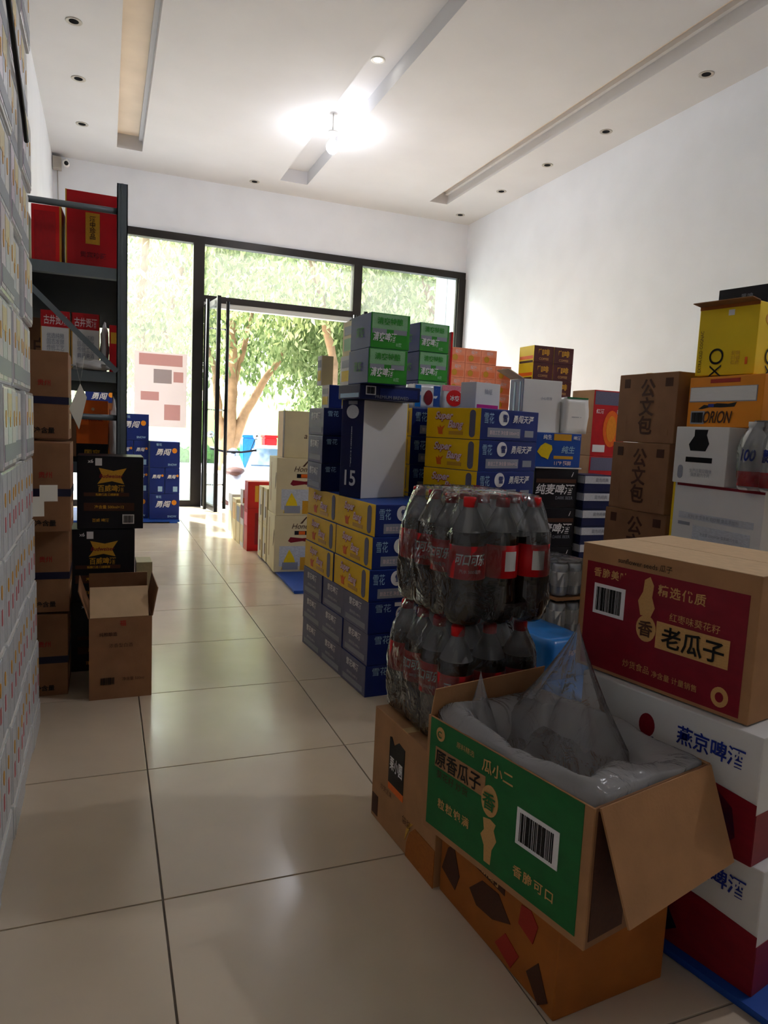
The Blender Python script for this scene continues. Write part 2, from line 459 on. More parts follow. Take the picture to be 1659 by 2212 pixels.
# open glass door leaf with full-height pull bars
def door_leaf(name, hx, hy, ex, ey, side):
    d = struct(thing_s(name)); a = Vector((hx, hy, 0)); e = Vector((ex, ey, 0)); u = (e - a).normalized(); n = Vector((-u.y, u.x, 0)); L = (e - a).length
    M = Matrix((u, n, Vector((0, 0, 1)))).transposed().to_4x4(); M.translation = a; d.matrix_basis = M
    box('pane', .03, L - .03, -.005, .005, .06, 2.33, 'door_glass', d)
    box('stile', 0, .03, -.02, .02, .01, 2.36, 'frame_black', d)
    box('stile', L - .032, L, -.02, .02, .01, 2.38, 'frame_black', d)
    box('rail', .03, L - .03, -.018, .018, .01, .07, 'frame_black', d)
    box('rail', .03, L - .03, -.018, .018, 2.30, 2.36, 'frame_black', d)
    for s in (-1, 1):
        q_ = .15 if s > 0 else -.075
        h = link('handle', bm_mesh(tube_bm([(L - .21, q_, .02), (L - .21, q_, 2.36)], .02, 12), 'handle', 'frame_black', True), d)
        for z in (.3, 1.15, 2.05):
            link('bracket', bm_mesh(tube_bm([(L - .21, q_, z), (L - .21, s * .006, z)], .009, 8), 'bracket', 'chrome', True), h)
    return d
door_leaf('door_1', 1.085, 8.66, 1.150, 8.037, 1)
door_leaf('door_2', 2.868, 8.66, 2.84, 8.03, -1)

# ================================================================== CEILING LIGHTS, CAMERA
emis('bulb_glow', '#f2f5ff', 230); emis('bulb_glow_fill', '#f6f5fb', 620); emis('downlight_glow', '#fffaf0', 30)
def downlight(x, y, z, label, lit=False):
    o = thing('downlight', label, 'light', (x, y, z), 0, 'recessed ceiling downlights')
    bm = lathe_bm([(.032, -.001), (.05, -.006), (.056, -.004), (.056, -.0005), (.032, -.0005)], 20)
    link('trim_ring', bm_mesh(bm, 'trim_ring', 'lamp_white' if lit else 'lamp_grey', True), o)
    bm = lathe_bm([(0, -.003), (.033, -.003), (.033, -.0006)], 20)
    link('lens', bm_mesh(bm, 'lens', 'downlight_glow' if lit else 'steel_dark'), o)
for k, (y, w) in enumerate(((4.40, 'nearest'), (5.545, 'second nearest'), (6.453, 'third'), (7.356, 'fourth'), (8.36, 'farthest, corner'))):
    downlight(4.16, y, ZC, f'{w} unlit round downlight in the ceiling along the right wall')
for k, (y, w) in enumerate(((5.79, 'nearest'), (6.70, 'middle'), (7.67, 'farthest'))):
    downlight(-.21, y, ZC, f'{w} unlit round downlight in the ceiling strip along the left wall')
downlight(1.575, 8.44, ZC, 'unlit downlight in the ceiling just above the shopfront glazing')
downlight(1.985, 5.585, ZC + .14, 'small lit round downlight inside the central ceiling recess', True)
lamp = thing('ceiling_bulb', 'glaring bare bulb under the central ceiling recess', 'light', (1.955, 6.66, ZC - .14))
link('bulb', bm_mesh(lathe_bm([(0, -.075), (.03, -.068), (.052, -.04), (.056, -.01), (.045, .02), (.026, .045), (.02, .055)], 20), 'bulb', 'bulb_glow', True), lamp)
link('socket', bm_mesh(lathe_bm([(.02, .055), (.022, .06), (.022, .10), (.045, .105), (.045, .12), (0, .12)], 16), 'socket', 'lamp_white', True), lamp)
link('cord', bm_mesh(tube_bm([(0, 0, .12), (0, 0, .279)], .006, 6), 'cord', 'lamp_white', True), lamp)
fill_lamp = copy_tree(lamp); fill_lamp.location = (3.715, .9, ZC - .14); fill_lamp.children[0].data = fill_lamp.children[0].data.copy(); fill_lamp.children[0].data.materials[0] = MAT['bulb_glow_fill']; fill_lamp['label'] = 'added unseen fill bulb, in the right-hand ceiling recess nearer the viewer'  # bulb added out of view to brighten the boxes in mid-shop
cam = thing('security_camera', 'small white security camera high in the left corner', 'camera', (-.39, 8.60, 3.66))
link('housing', bm_mesh(tube_bm([(0, .04, 0), (0, -.07, -.02)], .032, 14), 'housing', 'lamp_white', True), cam)
link('lens', bm_mesh(tube_bm([(0.004, -.0705, -.0215), (.004, -.078, -.023)], .022, 14), 'lens', 'rubber', True), cam)
link('bracket', bm_mesh(tube_bm([(0, .03, .02), (0, .05, .05), (0, .106, .06)], .012, 8), 'bracket', 'lamp_white', True), cam)
tag(box('junction_box', -.525, -.44, 8.60, 8.705, 3.60, 3.72, 'lamp_grey', bevel=.006), 'grey cable box in the upper left corner beside the camera', 'box')
tag(link('cable', bm_mesh(tube_bm([(-.48, 8.69, 3.6), (-.475, 8.695, 3.3), (-.49, 8.695, 2.9), (-.48, 8.695, 2.4)], .005, 6), 'cable', 'lamp_grey', True)), 'thin grey cable hanging down the left corner of the wall', 'cable')
ps = thing('poster', 'large pale poster with faded pink print taped inside the left pane', 'poster', (.595, 8.690, .93))
box('sheet', -.29, .29, -.001, .001, 0, .85, 'poster_film', ps)
for z0, z1, x0, x1, m in ((.70, .83, -.24, .24, 'pink'), (.50, .66, -.08, .12, 'grey_print'), (.52, .64, .14, .25, 'pink'), (.30, .40, -.22, -.02, 'pink'), (.08, .26, .04, .22, 'pink')):
    box('print', x0, x1, -.0018, -.0012, z0, z1, m, ps)
film('poster_pink', '#f3dcd9', 1, .02, .5, .22, 0, dcol=(.60, .42, .41)); film('poster_grey', '#dedada', 1, .02, .5, .22, 0, dcol=(.45, .42, .42))
for o in ps.children:
    if o.name.startswith('print'): o.data.materials[0] = MAT['poster_pink' if o.data.materials[0].name == 'pink' else 'poster_grey']

# ================================================================== LEFT SIDE
ORD = ('bottom', 'second', 'third', 'fourth', 'fifth', 'sixth', 'seventh', 'eighth', 'ninth', 'tenth', 'eleventh', 'twelfth', 'thirteenth')
# --- wall of white shrink-wrapped gift cartons beside the lens
def white_pack_prints(lower):
    P = []
    for k in range(3):
        u = (k + .5) / 3
        if lower:
            P += [('R', 'panel', u - .145, .02, u + .145, .97, 'pale_print', 'box_panel'),
                  ('R', 'disc', u, .66, .085, .17, 'gold_ink', 'emblem', 1),
                  ('R', 'panel', u - .032, .28, u + .032, .46, 'pink_red', 'red_print', 1)]
        else:
            P += [('R', 'panel', u - .15, .05, u + .15, .95, ('lilac_print', 'pale_print', 'white_card')[k], 'picture_panel'),
                  ('R', 'disc', u, .60, .07, .20, 'gold_ink', 'emblem', 1)]
    if not lower: P += [('R', 'panel', .05, .10, .95, .30, 'grey_print', 'picture_panel', 1), ('R', 'panel', .30, .62, .62, .90, 'cream', 'picture_panel', 1)]
    P += [('N', 'panel', .1, .1, .9, .9, 'pale_print', 'box_panel')]
    return P
cols = ('farthest', 'second farthest', 'third farthest', 'fourth farthest', 'fifth farthest', 'nearest')
zz = 0.0
for k in range(12):
    hh = .088 if k == 0 else .197
    lower = k <= 4
    for c in range(6):
        dd = .232
        y = 2.478 - dd / 2 - c * (dd + .004)
        xoff = (.016, .012, .008, .004, 0)[k] if lower else (.004 if (c + k) % 2 else -.004)
        x = -.212 + xoff - .15 - .004 * (c % 2)
        carton('white_low0' if k == 0 else ('white_low' if lower else 'white_high'), (.296, dd, round(hh - .002, 4)), {'all': 'white_wrap', 'T': 'white_card'},
               white_pack_prints(lower) if k else [('R', 'panel', .05, .1, .95, .9, 'pale_print', 'box_panel')],
               f'white film-wrapped gift carton, {ORD[k]} layer, {cols[c]} column, left wall stack',
               (x, y, zz), 0, 'gift_carton', 'carton', 'white cartons stacked along the left wall', bevel=.006)
    zz += hh
# black strap hanging across the upper packs
st = link('packing_strap', bm_mesh(tube_bm([(-.196, 1.30, 2.02), (-.196, 1.75, 1.93), (-.197, 2.15, 1.76), (-.198, 2.22, 1.73)], .006, 6), 'packing_strap', 'ink', True))
tag(st, 'dark packing strap hanging slantwise across the upper white cartons', 'strap')
note = thing('price_note', 'small white paper note sticking out of the white carton stack', 'note', (-.185, 2.36, .745), 12)
box('sheet', 0, .05, -.001, .001, 0, .05, 'paper', note); box('sheet', -.02, .012, -.002, -.001, -.045, .015, 'paper', note)

# --- brown cartons with navy tape
def brown_carton(k, z, y, x, d, sz):
    return carton('brown_wine', sz, {'all': 'kraft_dark'},
        [('N', 'panel', 0, .40, 1, .485, 'navy_tape', 'tape_band'), ('R', 'panel', 0, .40, 1, .485, 'navy_tape', 'tape_band'),
         ('N', 'text', .62, .72, .20, '珍', 'red_ink'), ('N', 'text', .80, .64, .07, '贵州', 'red_ink'), ('N', 'text', .80, .10, .07, '净含量', 'ink'),
         ('R', 'text', .5, .7, .1, '小心轻放', 'red_ink', {'maxw': .5}), ('R', 'panel', .25, .12, .6, .3, 'kraft_inside', 'label_patch')],
        ('bottom', 'second lowest', 'third, pulled forward', 'top')[k] + ' brown carton with navy tape beside the metal rack',
        (x, y, z), 0, 'wine_carton', 'carton', 'brown taped cartons in a column', ('tape', 'y'))
for k, (z, yf, x) in enumerate(((0, 2.72, -.318), (.308, 2.722, -.312), (.616, 2.60, -.302), (.924, 2.72, -.312))):
    brown_carton(k, z, yf + .11, x, 0, (.385, .22, .300))
# white price tag on a string
tg = thing('hanging_tag', 'white card tag on a string in front of the top brown carton', 'tag', (-.078, 2.585, 1.115))
link('string', bm_mesh(tube_bm([(-.02, .012, .09), (0, 0, 0), (.012, .012, .09)], .0012, 5), 'string', 'paper', True), tg)
bm = bmesh.new(); vs = [(0, 0, .0), (-.034, 0, -.085), (-.004, 0, -.152), (.02, 0, -.045)]
a = [bm.verts.new((x, y - .0008, z)) for x, y, z in vs]; b = [bm.verts.new((x, y + .0008, z)) for x, y, z in vs]
bm.faces.new(a); bm.faces.new(b[::-1])
for i in range(4): bm.faces.new((a[i], a[(i + 1) % 4], b[(i + 1) % 4], b[i]))
bmesh.ops.recalc_face_normals(bm, faces=bm.faces[:]); link('card', bm_mesh(bm, 'card', 'paper'), tg)

# --- black and gold beer cartons
for k, (z, x, y) in enumerate(((0, -.005, 3.06), (.287, -.012, 3.055), (.574, .019, 3.05))):
    carton('black_beer', (.242, .20, .284), {'all': 'black_card'},
        [('N', 'poly', .30, .62, .74, .84, ((0, 0), (.5, .18), (.92, 0), (.80, .45), (1, 1), (.55, .82), (.05, 1), (.18, .45)), 'gold', 'bow_tie_emblem'),
         ('N', 'text', .51, .73, .055, 'Budweiser', 'wine', {'shear': .2, 'maxw': .36}),
         ('N', 'text', .51, .56, .10, '百威啤酒', 'gold', {'maxw': .40}),
         ('N', 'panel', .10, .45, .78, .50, 'brown_ink', 'gold_band'), ('N', 'text', .45, .475, .035, '精酿优选 口感醇厚', 'gold', {'maxw': .64}),
         ('N', 'panel', .10, .25, .86, .36, 'brown_ink', 'gold_band'), ('N', 'text', .48, .305, .05, '净含量 500ml×12', 'gold', {'maxw': .7}),
         ('N', 'text', .35, .12, .05, '百威 啤酒', 'gold', {'maxw': .5}),
         ('N', 'barcode', .68, .07, .86, .20), ('N', 'text', .20, .93, .05, 'x6', 'white_ink'), ('N', 'panel', .27, .87, .37, .97, 'white_ink', 'white_patch')],
        ('bottom', 'middle', 'top')[k] + ' black beer carton with gold bow-tie emblem beside the rack post',
        (x, y, z), 0, 'beer_carton', 'carton', 'black beer cartons by the rack')
# --- open brown carton in front
oc = thing('open_carton', 'empty open brown carton with upright flaps on the tiled aisle', 'carton', (.050, 2.775, 0), 1)
w, d, h, t = .212, .28, .30, .004
box('wall_panel', -w/2, w/2, -d/2, -d/2 + t, 0, h, 'kraft_dark', oc); box('wall_panel', -w/2, w/2, d/2 - t, d/2, 0, h, 'kraft_dark', oc)
box('wall_panel', -w/2, -w/2 + t, -d/2 + t, d/2 - t, 0, h, 'kraft_dark', oc); box('wall_panel', w/2 - t, w/2, -d/2 + t, d/2 - t, 0, h, 'kraft_dark', oc)
box('bottom_panel', -w/2 + t, w/2 - t, -d/2 + t, d/2 - t, 0, t, 'kraft_dark', oc)
def flap(parent, p, axis, ang, lx, ly, m, name='flap', th=.003):
    M = Matrix.Translation(p) @ Matrix.Rotation(math.radians(ang), 4, axis)
    return box(name, *lx, *ly, 0, th, m, parent, mtx=M) if axis in 'XY' else None
flap(oc, (0, -d/2 + .002, h), 'X', 58, (-w/2 + .003, w/2 - .012), (0, .115), 'kraft_inside')  # front flap coloured paler than the others, painting in the light it catches
flap(oc, (0, d/2 - .002, h), 'X', -80, (-w/2, w/2), (-.11, 0), 'kraft_dark')
flap(oc, (-w/2, 0, h), 'Y', -108, (0, .105), (-d/2 + .002, d/2), 'kraft_dark')
flap(oc, (w/2, 0, h), 'Y', 100, (-.105, 0), (-d/2 + .002, d/2), 'kraft_dark')
S_ = (w, d, h)
put(oc, S_, 'N', ('text', .53, .93, .07, '福', 'red_ink')); put(oc, S_, 'N', ('text', .30, .80, .05, '纯粮酿造', 'brown_ink')); put(oc, S_, 'N', ('text', .5, .66, .05, '浓香型白酒', 'brown_ink', {'bold': 0}))
put(oc, S_, 'N', ('barcode', .15, .17, .43, .28, None)); put(oc, S_, 'N', ('text', .70, .24, .045, '净含量 500ml', 'brown_ink', {'maxw': .35, 'bold': 0}))
# little cream and red box behind
carton('small_gift', (.07, .14, .36), {'all': 'wine', 'T': 'cream'}, [('N', 'panel', 0, .62, 1, 1, 'cream', 'cream_band'), ('N', 'panel', .1, .2, .9, .4, 'gold', 'gold_band')],
       'small cream and red gift box standing behind the black beer cartons', (.165, 3.42, 0), 0, 'gift_box', 'box')

# --- metal rack
rk = thing('metal_rack', 'grey metal storage rack standing along the left wall', 'rack', (0, 0, 0))
RX0, RX1, RY0, RY1, RH = -.50, .085, 3.25, 5.25, 1.965
for x in (RX0, RX1 - .042):
    for y in (RY0, RY1 - .042):
        bm = bmesh.new(); bm_box(bm, x, x + .042, y, y + .004, 0, RH); bm_box(bm, x if x > -.2 else x, x + .004 if x < -.2 else x + .004, y, y + .042, 0, RH)
        if x > -.2: bm_box(bm, x + .038, x + .042, y, y + .042, 0, RH)
        bm_box(bm, x + .017, x + .025, y - .003, y, 0, RH)
        link('post', bm_mesh(bm, 'post', 'steel_grey'), rk)
for z in (1.845, .995):
    link('end_beam', bm_mesh(tube_bm([(RX0 + .03, RY0 + .02, z + .012), (RX1 - .03, RY0 + .02, z + .012)], .013, 10), 'end_beam', 'steel_grey', True), rk)
    box('end_beam', RX0 + .042, RX1 - .042, RY1 - .036, RY1 - .006, z, z + .035, 'steel_grey', rk)
for z in (1.60, 1.175, .79, .12):
    sh = box('shelf', RX0 + .006, RX1 - .006, RY0 + .044, RY1 - .044, z, z + .02, 'steel_dark', rk)
    box('shelf_edge', RX0 + .042, RX1 - .042, RY0 + .004, RY0 + .043, z - .02, z + .024, 'steel_grey', sh)
    box('shelf_edge', RX1 - .005, RX1, RY0 + .05, RY1 - .05, z - .03, z + .024, 'steel_grey', sh)
    box('shelf_edge', RX0, RX0 + .005, RY0 + .05, RY1 - .05, z - .03, z + .024, 'steel_grey', sh)
dv = Vector((.045 - (-.47), 0, 1.20 - 1.70)); Lb = dv.length
M = Matrix.Translation((-.47, RY0 - .010, 1.70)) @ Matrix.Rotation(math.atan2(-dv.z, dv.x), 4, 'Y')
box('diagonal_brace', 0, Lb, -.004, .004, -.011, .011, 'steel_grey', rk, mtx=M)
# goods on the rack
def gift(kind, size, mats, prints, label, loc, rz=0, name='gift_box', cat='box'): return carton(kind, size, mats, prints, label, loc, rz, name, cat)
gift('red_gift', (.215, .16, .318), {'all': 'red'}, [('N', 'panel', .36, .34, .62, .74, 'gold', 'gold_plaque'), ('N', 'text', .49, .55, .30, '酒中珍品', 'brown_ink', {'vertical': True}), ('N', 'panel', 0, 0, .025, 1, 'gold', 'gold_edge'), ('N', 'panel', .975, 0, 1, 1, 'gold', 'gold_edge'), ('N', 'text', .5, .2, .08, '贵宾珍藏', 'wine')],
     'red gift box with gold plaque on the top rack shelf', (-.052, 3.44, 1.624), 2)
gift('red_gift2', (.115, .16, .245), {'all': 'bright_red'}, [('N', 'panel', .93, 0, 1, 1, 'gold', 'gold_edge'), ('N', 'panel', .1, .1, .8, .9, 'red', 'satin_panel')],
     'plain bright red gift box left of the gold-plaque box on the rack', (-.225, 3.45, 1.624), -3)
gift('red_gift3', (.09, .16, .22), {'all': 'wine'}, [('N', 'panel', 0, 0, 1, .2, 'tan_ink', 'tan_band')],
     'dark wine-red box at the left end of the top rack shelf', (-.345, 3.46, 1.624), 0)
gift('peach_box', (.05, .12, .12), {'all': 'cream'}, [('N', 'panel', .1, .1, .9, .9, 'tan_ink', 'tan_panel')], 'small peach box by the post on the top rack shelf', (.055, 3.70, 1.624), 0)
for k, (x, wd) in enumerate(((-.197, 'left'), (-.080, 'right'))):
    gift('white_red', (.111, .13, .24), {'all': 'white_card'},
         [('N', 'panel', 0, .72, 1, 1, 'red', 'red_band'), ('N', 'text', .5, .84, .16, '古井贡酒', 'pink_ink', {'maxw': .8}), ('N', 'panel', 0, 0, .03, 1, 'gold', 'gold_edge'), ('N', 'panel', .97, 0, 1, 1, 'gold', 'gold_edge'),
          ('N', 'text', .5, .42, .40, '优选纯粮\n固态发酵\n传统工艺\n典藏美酒', 'grey_print', {'maxw': .6, 'bold': 0}), ('N', 'text', .55, .1, .07, '典藏', 'blue_ink')],
         f'{wd} of the two white liquor boxes with red tops, middle rack shelf', (x, 3.40, 1.2), 1)
gift('red_gold', (.06, .12, .21), {'all': 'red'}, [('N', 'panel', .1, .62, .9, .85, 'gold', 'gold_band'), ('N', 'panel', .85, 0, 1, .7, 'orange', 'orange_edge')], 'narrow red and orange box by the post, middle rack shelf', (.045, 3.46, 1.2), 0)
# crumpled white bags on the rack
def crumple(name, label, loc, sx, sy, sz, m, seed, cat='bag', sub=3):
    bm = bmesh.new(); bmesh.ops.create_icosphere(bm, subdivisions=sub, radius=1); r = random.Random(seed); ph = [r.uniform(0, 6) for _ in range(9)]
    for v in bm.verts:
        x, y, z = v.co; k = 1 + .16 * math.sin(5 * x + ph[0]) * math.sin(6 * y + ph[1]) + .10 * math.sin(11 * z + ph[2] + 4 * x) + .06 * math.sin(17 * y + ph[3] + 7 * z)
        v.co = (x * k * sx, y * k * sy, max(0, (z * k + .92) * sz))
    o = link(name, bm_mesh(bm, name, m, True)); o.location = loc; tag(o, label, cat); return o
crumple('plastic_bag', 'crumpled white plastic bag over the edge of the middle shelf', (-.045, 3.285, 1.200), .072, .045, .022, 'white_card', 4)
crumple('plastic_sheet', 'white plastic sheet spread along the near edge of the middle shelf', (-.27, 3.285, 1.200), .13, .05, .020, 'white_card', 14)
for k_, (x_, y_, z_, n_) in enumerate(((-.24, 3.95, 1.197, 'middle shelf behind the white liquor boxes'), (-.24, 3.95, .812, 'lower shelf behind the orange box'), (-.24, 4.45, 1.197, 'middle shelf, farther along'), (-.24, 4.45, .812, 'lower shelf, farther along'))):
    carton('rack_dark', (.40, .36, .26), {'all': 'kraft_dark'}, [('R', 'text', .5, .5, .3, '白酒', 'red_ink'), ('N', 'text', .5, .5, .3, '白酒', 'brown_ink')], 'brown liquor carton on the rack, ' + n_, (x_, y_, z_), 0, 'wine_carton', 'carton', None, ('tape', 'y'))
crumple('plastic_bag', 'white plastic bag stuffed beside the white liquor boxes', (-.004, 3.475, 1.2), .018, .05, .115, 'white_card', 5)
crumple('plastic_bag', 'long white cloth bundle hanging low by the rack post', (.032, 3.37, .815), .022, .04, .13, 'white_card', 6)
gift('orange_gift', (.128, .12, .265), {'all': 'orange'}, [('N', 'panel', 0, 0, 1, .30, 'black_card', 'black_band'), ('N', 'text', .5, .15, .12, '国窖', 'gold'), ('N', 'text', .52, .86, .06, '*', 'cream'), ('N', 'text', .52, .70, .07, '经典珍藏', 'wine', {'bold': 0})],
     'orange gift box with black base on the lower rack shelf', (-.053, 3.38, .812), 0)
gift('tan_gift', (.034, .12, .26), {'all': 'gold'}, [('N', 'panel', 0, .62, 1, 1, 'tan_ink', 'tan_band')], 'slim golden box between the orange box and white bundle', (.020, 3.50, .812), 0)
carton('rack_box', (.30, .30, .2), {'all': 'kraft_dark'}, [('R', 'text', .5, .5, .3, '白酒', 'red_ink')], 'brown carton deep on the top rack shelf behind red boxes', (-.2, 4.4, 1.622), 0, 'wine_carton', 'carton', None, ('tape', 'y'))

# --- blue beer cartons by the window
pal = thing('plastic_pallet', 'flat blue plastic pallet under the blue cartons by the window', 'pallet', (.10, 7.75, 0))
box('deck', -.62, .585, -.53, .53, .012, .03, 'pallet_blue', pal)
for i in range(4): box('runner', -.62 + i * .37, -.55 + i * .37, -.53, .53, 0, .012, 'pallet_blue', pal)
def win_blue(size, label, loc, rz=0, big=True):
    return carton('window_blue', size, {'all': 'royal' if False else 'navy'},
        ([('N', 'text', .45, .60, .26, '勇闯', 'white_ink', {'shear': .3, 'maxw': .6}), ('N', 'disc', .82, .66, .17, .20, 'carton_orange', 'orange_ball'),
          ('N', 'text', .30, .88, .10, '雪花', 'pale_blue'), ('N', 'text', .75, .12, .08, 'SNOW', 'pale_blue', {'maxw': .3})] if big else
         [('N', 'text', .45, .66, .15, '勇闯', 'white_ink', {'shear': .3, 'maxw': .7}), ('N', 'disc', .85, .70, .16, .10, 'carton_orange', 'orange_ball'), ('N', 'panel', .55, .08, .85, .28, 'pale_blue', 'label_patch')]),
        label, loc, rz, 'beer_carton', 'carton', 'blue beer cartons by the window')
zb = .03
def wcol(pattern, x, yf, word):
    z = zb
    for k, p in enumerate(pattern):
        if p == 'B':
            win_blue((.282, .30, .255), f'{ORD[k]} blue beer carton, {word} column of the window stack', (x, yf + .15, z)); z += .257
        else:
            for s, wd in ((-1, 'left'), (1, 'right')):
                win_blue((.139, .30, .255), f'{ORD[k]} layer {wd} slim blue carton, {word} window column', (x + s * .0715, yf + .15, z), 0, False)
            z += .257
wcol('BNB', .545, 7.28, 'right'); wcol('BNNB', .255, 7.36, 'middle'); wcol('BNBNB', -.04, 7.44, 'left')

# ================================================================== AISLE STACK (blue, yellow)
a0 = math.radians(3.99); OX, OY = .9112, 2.413
def S1(lx, ly): return (OX + lx * math.cos(a0) - ly * math.sin(a0), OY + lx * math.sin(a0) + ly * math.cos(a0))
CH = .1215
BLUE_P = [('L', 'text', .50, .76, .24, '雪花啤酒', 'white_ink', {'shear': .15, 'maxw': .8}), ('L', 'text', .5, .42, .10, '勇闯天涯 SUPER X', 'pale_print', {'maxw': .7, 'bold': 0}), ('L', 'panel', .1, .1, .9, .28, 'grey_print', 'print_band'),
          ('N', 'text', .20, .80, .26, '雪花', 'pale_blue', {'bold': .0}), ('N', 'disc', .46, .58, .16, .50, 'white_ink', 'round_emblem'), ('N', 'panel', .36, .84, .60, .96, 'white_ink', 'label_patch'),
          ('N', 'text', .46, .58, .28, '雪', 'navy', {'lift': 1}), ('N', 'text', .76, .70, .26, '勇闯天涯', 'white_ink', {'maxw': .34, 'shear': .2}), ('N', 'text', .78, .22, .10, '净含量 330ml', 'grey_print', {'maxw': .3, 'bold': 0})]
YEL_P = [('L', 'text', .345, .70, .345, 'Super', 'red_ink', {'shear': .3, 'bold': .075}), ('L', 'text', .345, .71, .33, 'Super', 'pink_ink', {'shear': .3, 'bold': .03, 'lift': .6}), ('L', 'text', .565, .42, .345, 'Bang', 'red_ink', {'shear': .3, 'bold': .075}), ('L', 'text', .565, .43, .33, 'Bang', 'pink_ink', {'shear': .3, 'bold': .03, 'lift': .6}),
         ('L', 'poly', .22, .12, .36, .42, ((.2, 0), (.75, 0), (.7, .5), (1, 1), (.55, .75), (.35, 1), (.3, .7), (0, .85)), 'orange', 'flame_print'),
         ('L', 'panel', .44, .12, .70, .24, 'gold', 'print_band'), ('L', 'capsule', .86, .5, .10, .88, 'mauve', 'can_window'),
         ('N', 'text', .13, .70, .34, '雪花', 'pale_blue', {'bold': 0, 'maxw': .16}), ('N', 'disc', .38, .72, .17, .48, 'white_ink', 'round_emblem'), ('N', 'text', .40, .72, .24, '雪', 'navy', {'lift': 1}),
         ('N', 'text', .72, .72, .26, '勇闯天涯', 'white_ink', {'maxw': .46, 'shear': .2}), ('N', 'panel', .12, .10, .68, .40, 'grey_print', 'print_band'), ('N', 'text', .40, .25, .14, '酿造工艺 净含量 500ml×12', 'pink_ink', {'maxw': .5, 'bold': 0, 'lift': 1}), ('N', 'panel', .76, .14, .92, .36, 'grey_print', 'print_band')]
ROW = ('nearest', 'middle', 'farthest')
for k in range(3):
    for c in range(3):
        lx, ly = .15 + .002 * ((k * 2 + c) % 3), .1225 + c * .247
        x, y = S1(lx, ly)
        carton('blue_beer', (.30, .244, CH), {'all': 'navy', 'L': 'mauve'}, BLUE_P,
               f'{ORD[k]} layer, {ROW[c]} blue beer carton at the foot of the aisle stack', (x, y, k * (CH + .001)), 3.99, 'beer_carton', 'carton', 'blue cartons at the foot of the aisle stack')
    for c in range(2):
        x, y = S1(.152 + .006 * k, .184 + c * .371 + .004 * k)
        carton('yellow_beer', (.30, .366, CH), {'all': 'navy', 'L': 'yellow', 'T': 'royal'}, YEL_P,
               f'{ORD[k] if k < 2 else "top"} {("near", "far")[c]} yellow-sided beer carton in the aisle stack', (x, y, (3 + k) * (CH + .001)), 3.99 + .6 * (k - 1), 'beer_carton', 'carton', 'yellow-sided cartons in the aisle stack')
Z6 = 6 * (CH + .001)
for k in range(3):
    carton('navy_beer', (.30, .224, .118), {'all': 'navy_dark', 'L': 'mauve'},
           [('L', 'text', .5, .7, .28, '雪花啤酒', 'white_ink', {'shear': .15}), ('L', 'panel', .1, .1, .9, .3, 'grey_print', 'print_band'), ('N', 'text', .14, .8, .2, '雪花', 'pale_blue', {'bold': 0}), ('N', 'disc', .42, .66, .14, .40, 'pale_print', 'round_emblem')],
           f'{("lowest", "middle", "uppermost")[k]} of three dark navy cartons behind the upright white-faced carton', (1.010, 3.032, Z6 + k * .119), -.3 + .5 * k, 'beer_carton', 'carton', 'dark navy cartons on the aisle stack')
# upright carton showing its white underside
carton('upright_beer', (.243, .133, .386), {'all': 'navy_dark', 'N': 'white_card', 'R': 'yellow'},
       [('L', 'text', .5, .52, .42, '勇闯天涯', 'pale_print', {'vertical': True, 'stretch': .15}), ('L', 'disc', .5, .88, .55, .14, 'pale_print', 'round_emblem'), ('L', 'text', .5, .20, .16, '15', 'pale_print', {'maxw': .7}), ('L', 'panel', .3, .955, .7, .99, 'grey_print', 'label_patch'), ('N', 'panel', .985, 0, 1, 1, 'yellow', 'yellow_edge')],
       'beer carton standing on end with a plain white face toward the aisle', (1.024, 2.729, Z6), 22, 'beer_carton', 'carton')
tray = carton('flat_navy', (.262, .20, .055), {'all': 'navy_dark'}, [('N', 'barcode', .09, .3, .25, .9), ('N', 'panel', .32, .2, .95, .8, 'navy', 'print_band'), ('N', 'text', .52, .2, .22, 'PREMIUM BREWED', 'grey_print', {'maxw': .8, 'bold': 0}), ('L', 'panel', .1, .1, .95, .4, 'pale_blue', 'shiny_tape')],
       'flat navy carton between the white-faced carton and the green ones', (1.010, 2.66, Z6 + .387), 6, 'beer_carton', 'carton')
ZG = Z6 + .387 + .056
def green_carton(label, loc, rz):
    return carton('green_beer', (.158, .20, .127), {'all': 'navy', 'N': 'green', 'L': 'navy'},
        [('N', 'panel', .03, .55, .93, .97, 'pale_green', 'pale_band'), ('N', 'panel', .04, .42, .40, .56, 'grey_print', 'grey_tab'), ('N', 'panel', .58, .42, .92, .56, 'grey_print', 'grey_tab'),
         ('N', 'text', .36, .33, .26, '清爽啤酒', 'white_ink', {'shear': .2, 'maxw': .6}), ('N', 'text', .72, .14, .12, '8度', 'pale_green'), ('N', 'text', .48, .78, .2, '清爽特酿', 'green', {'maxw': .7, 'lift': 1}),
         ('L', 'text', .5, .5, .3, '清爽', 'deep_green')], label, loc, rz, 'beer_carton', 'carton', 'green-faced cartons on top of the stacks')
for k in range(2):
    green_carton(f'{("lower", "upper")[k]} green-faced beer carton in the left green column', (.968 + .004 * k, 2.582, ZG + k * .1275), 2.7)
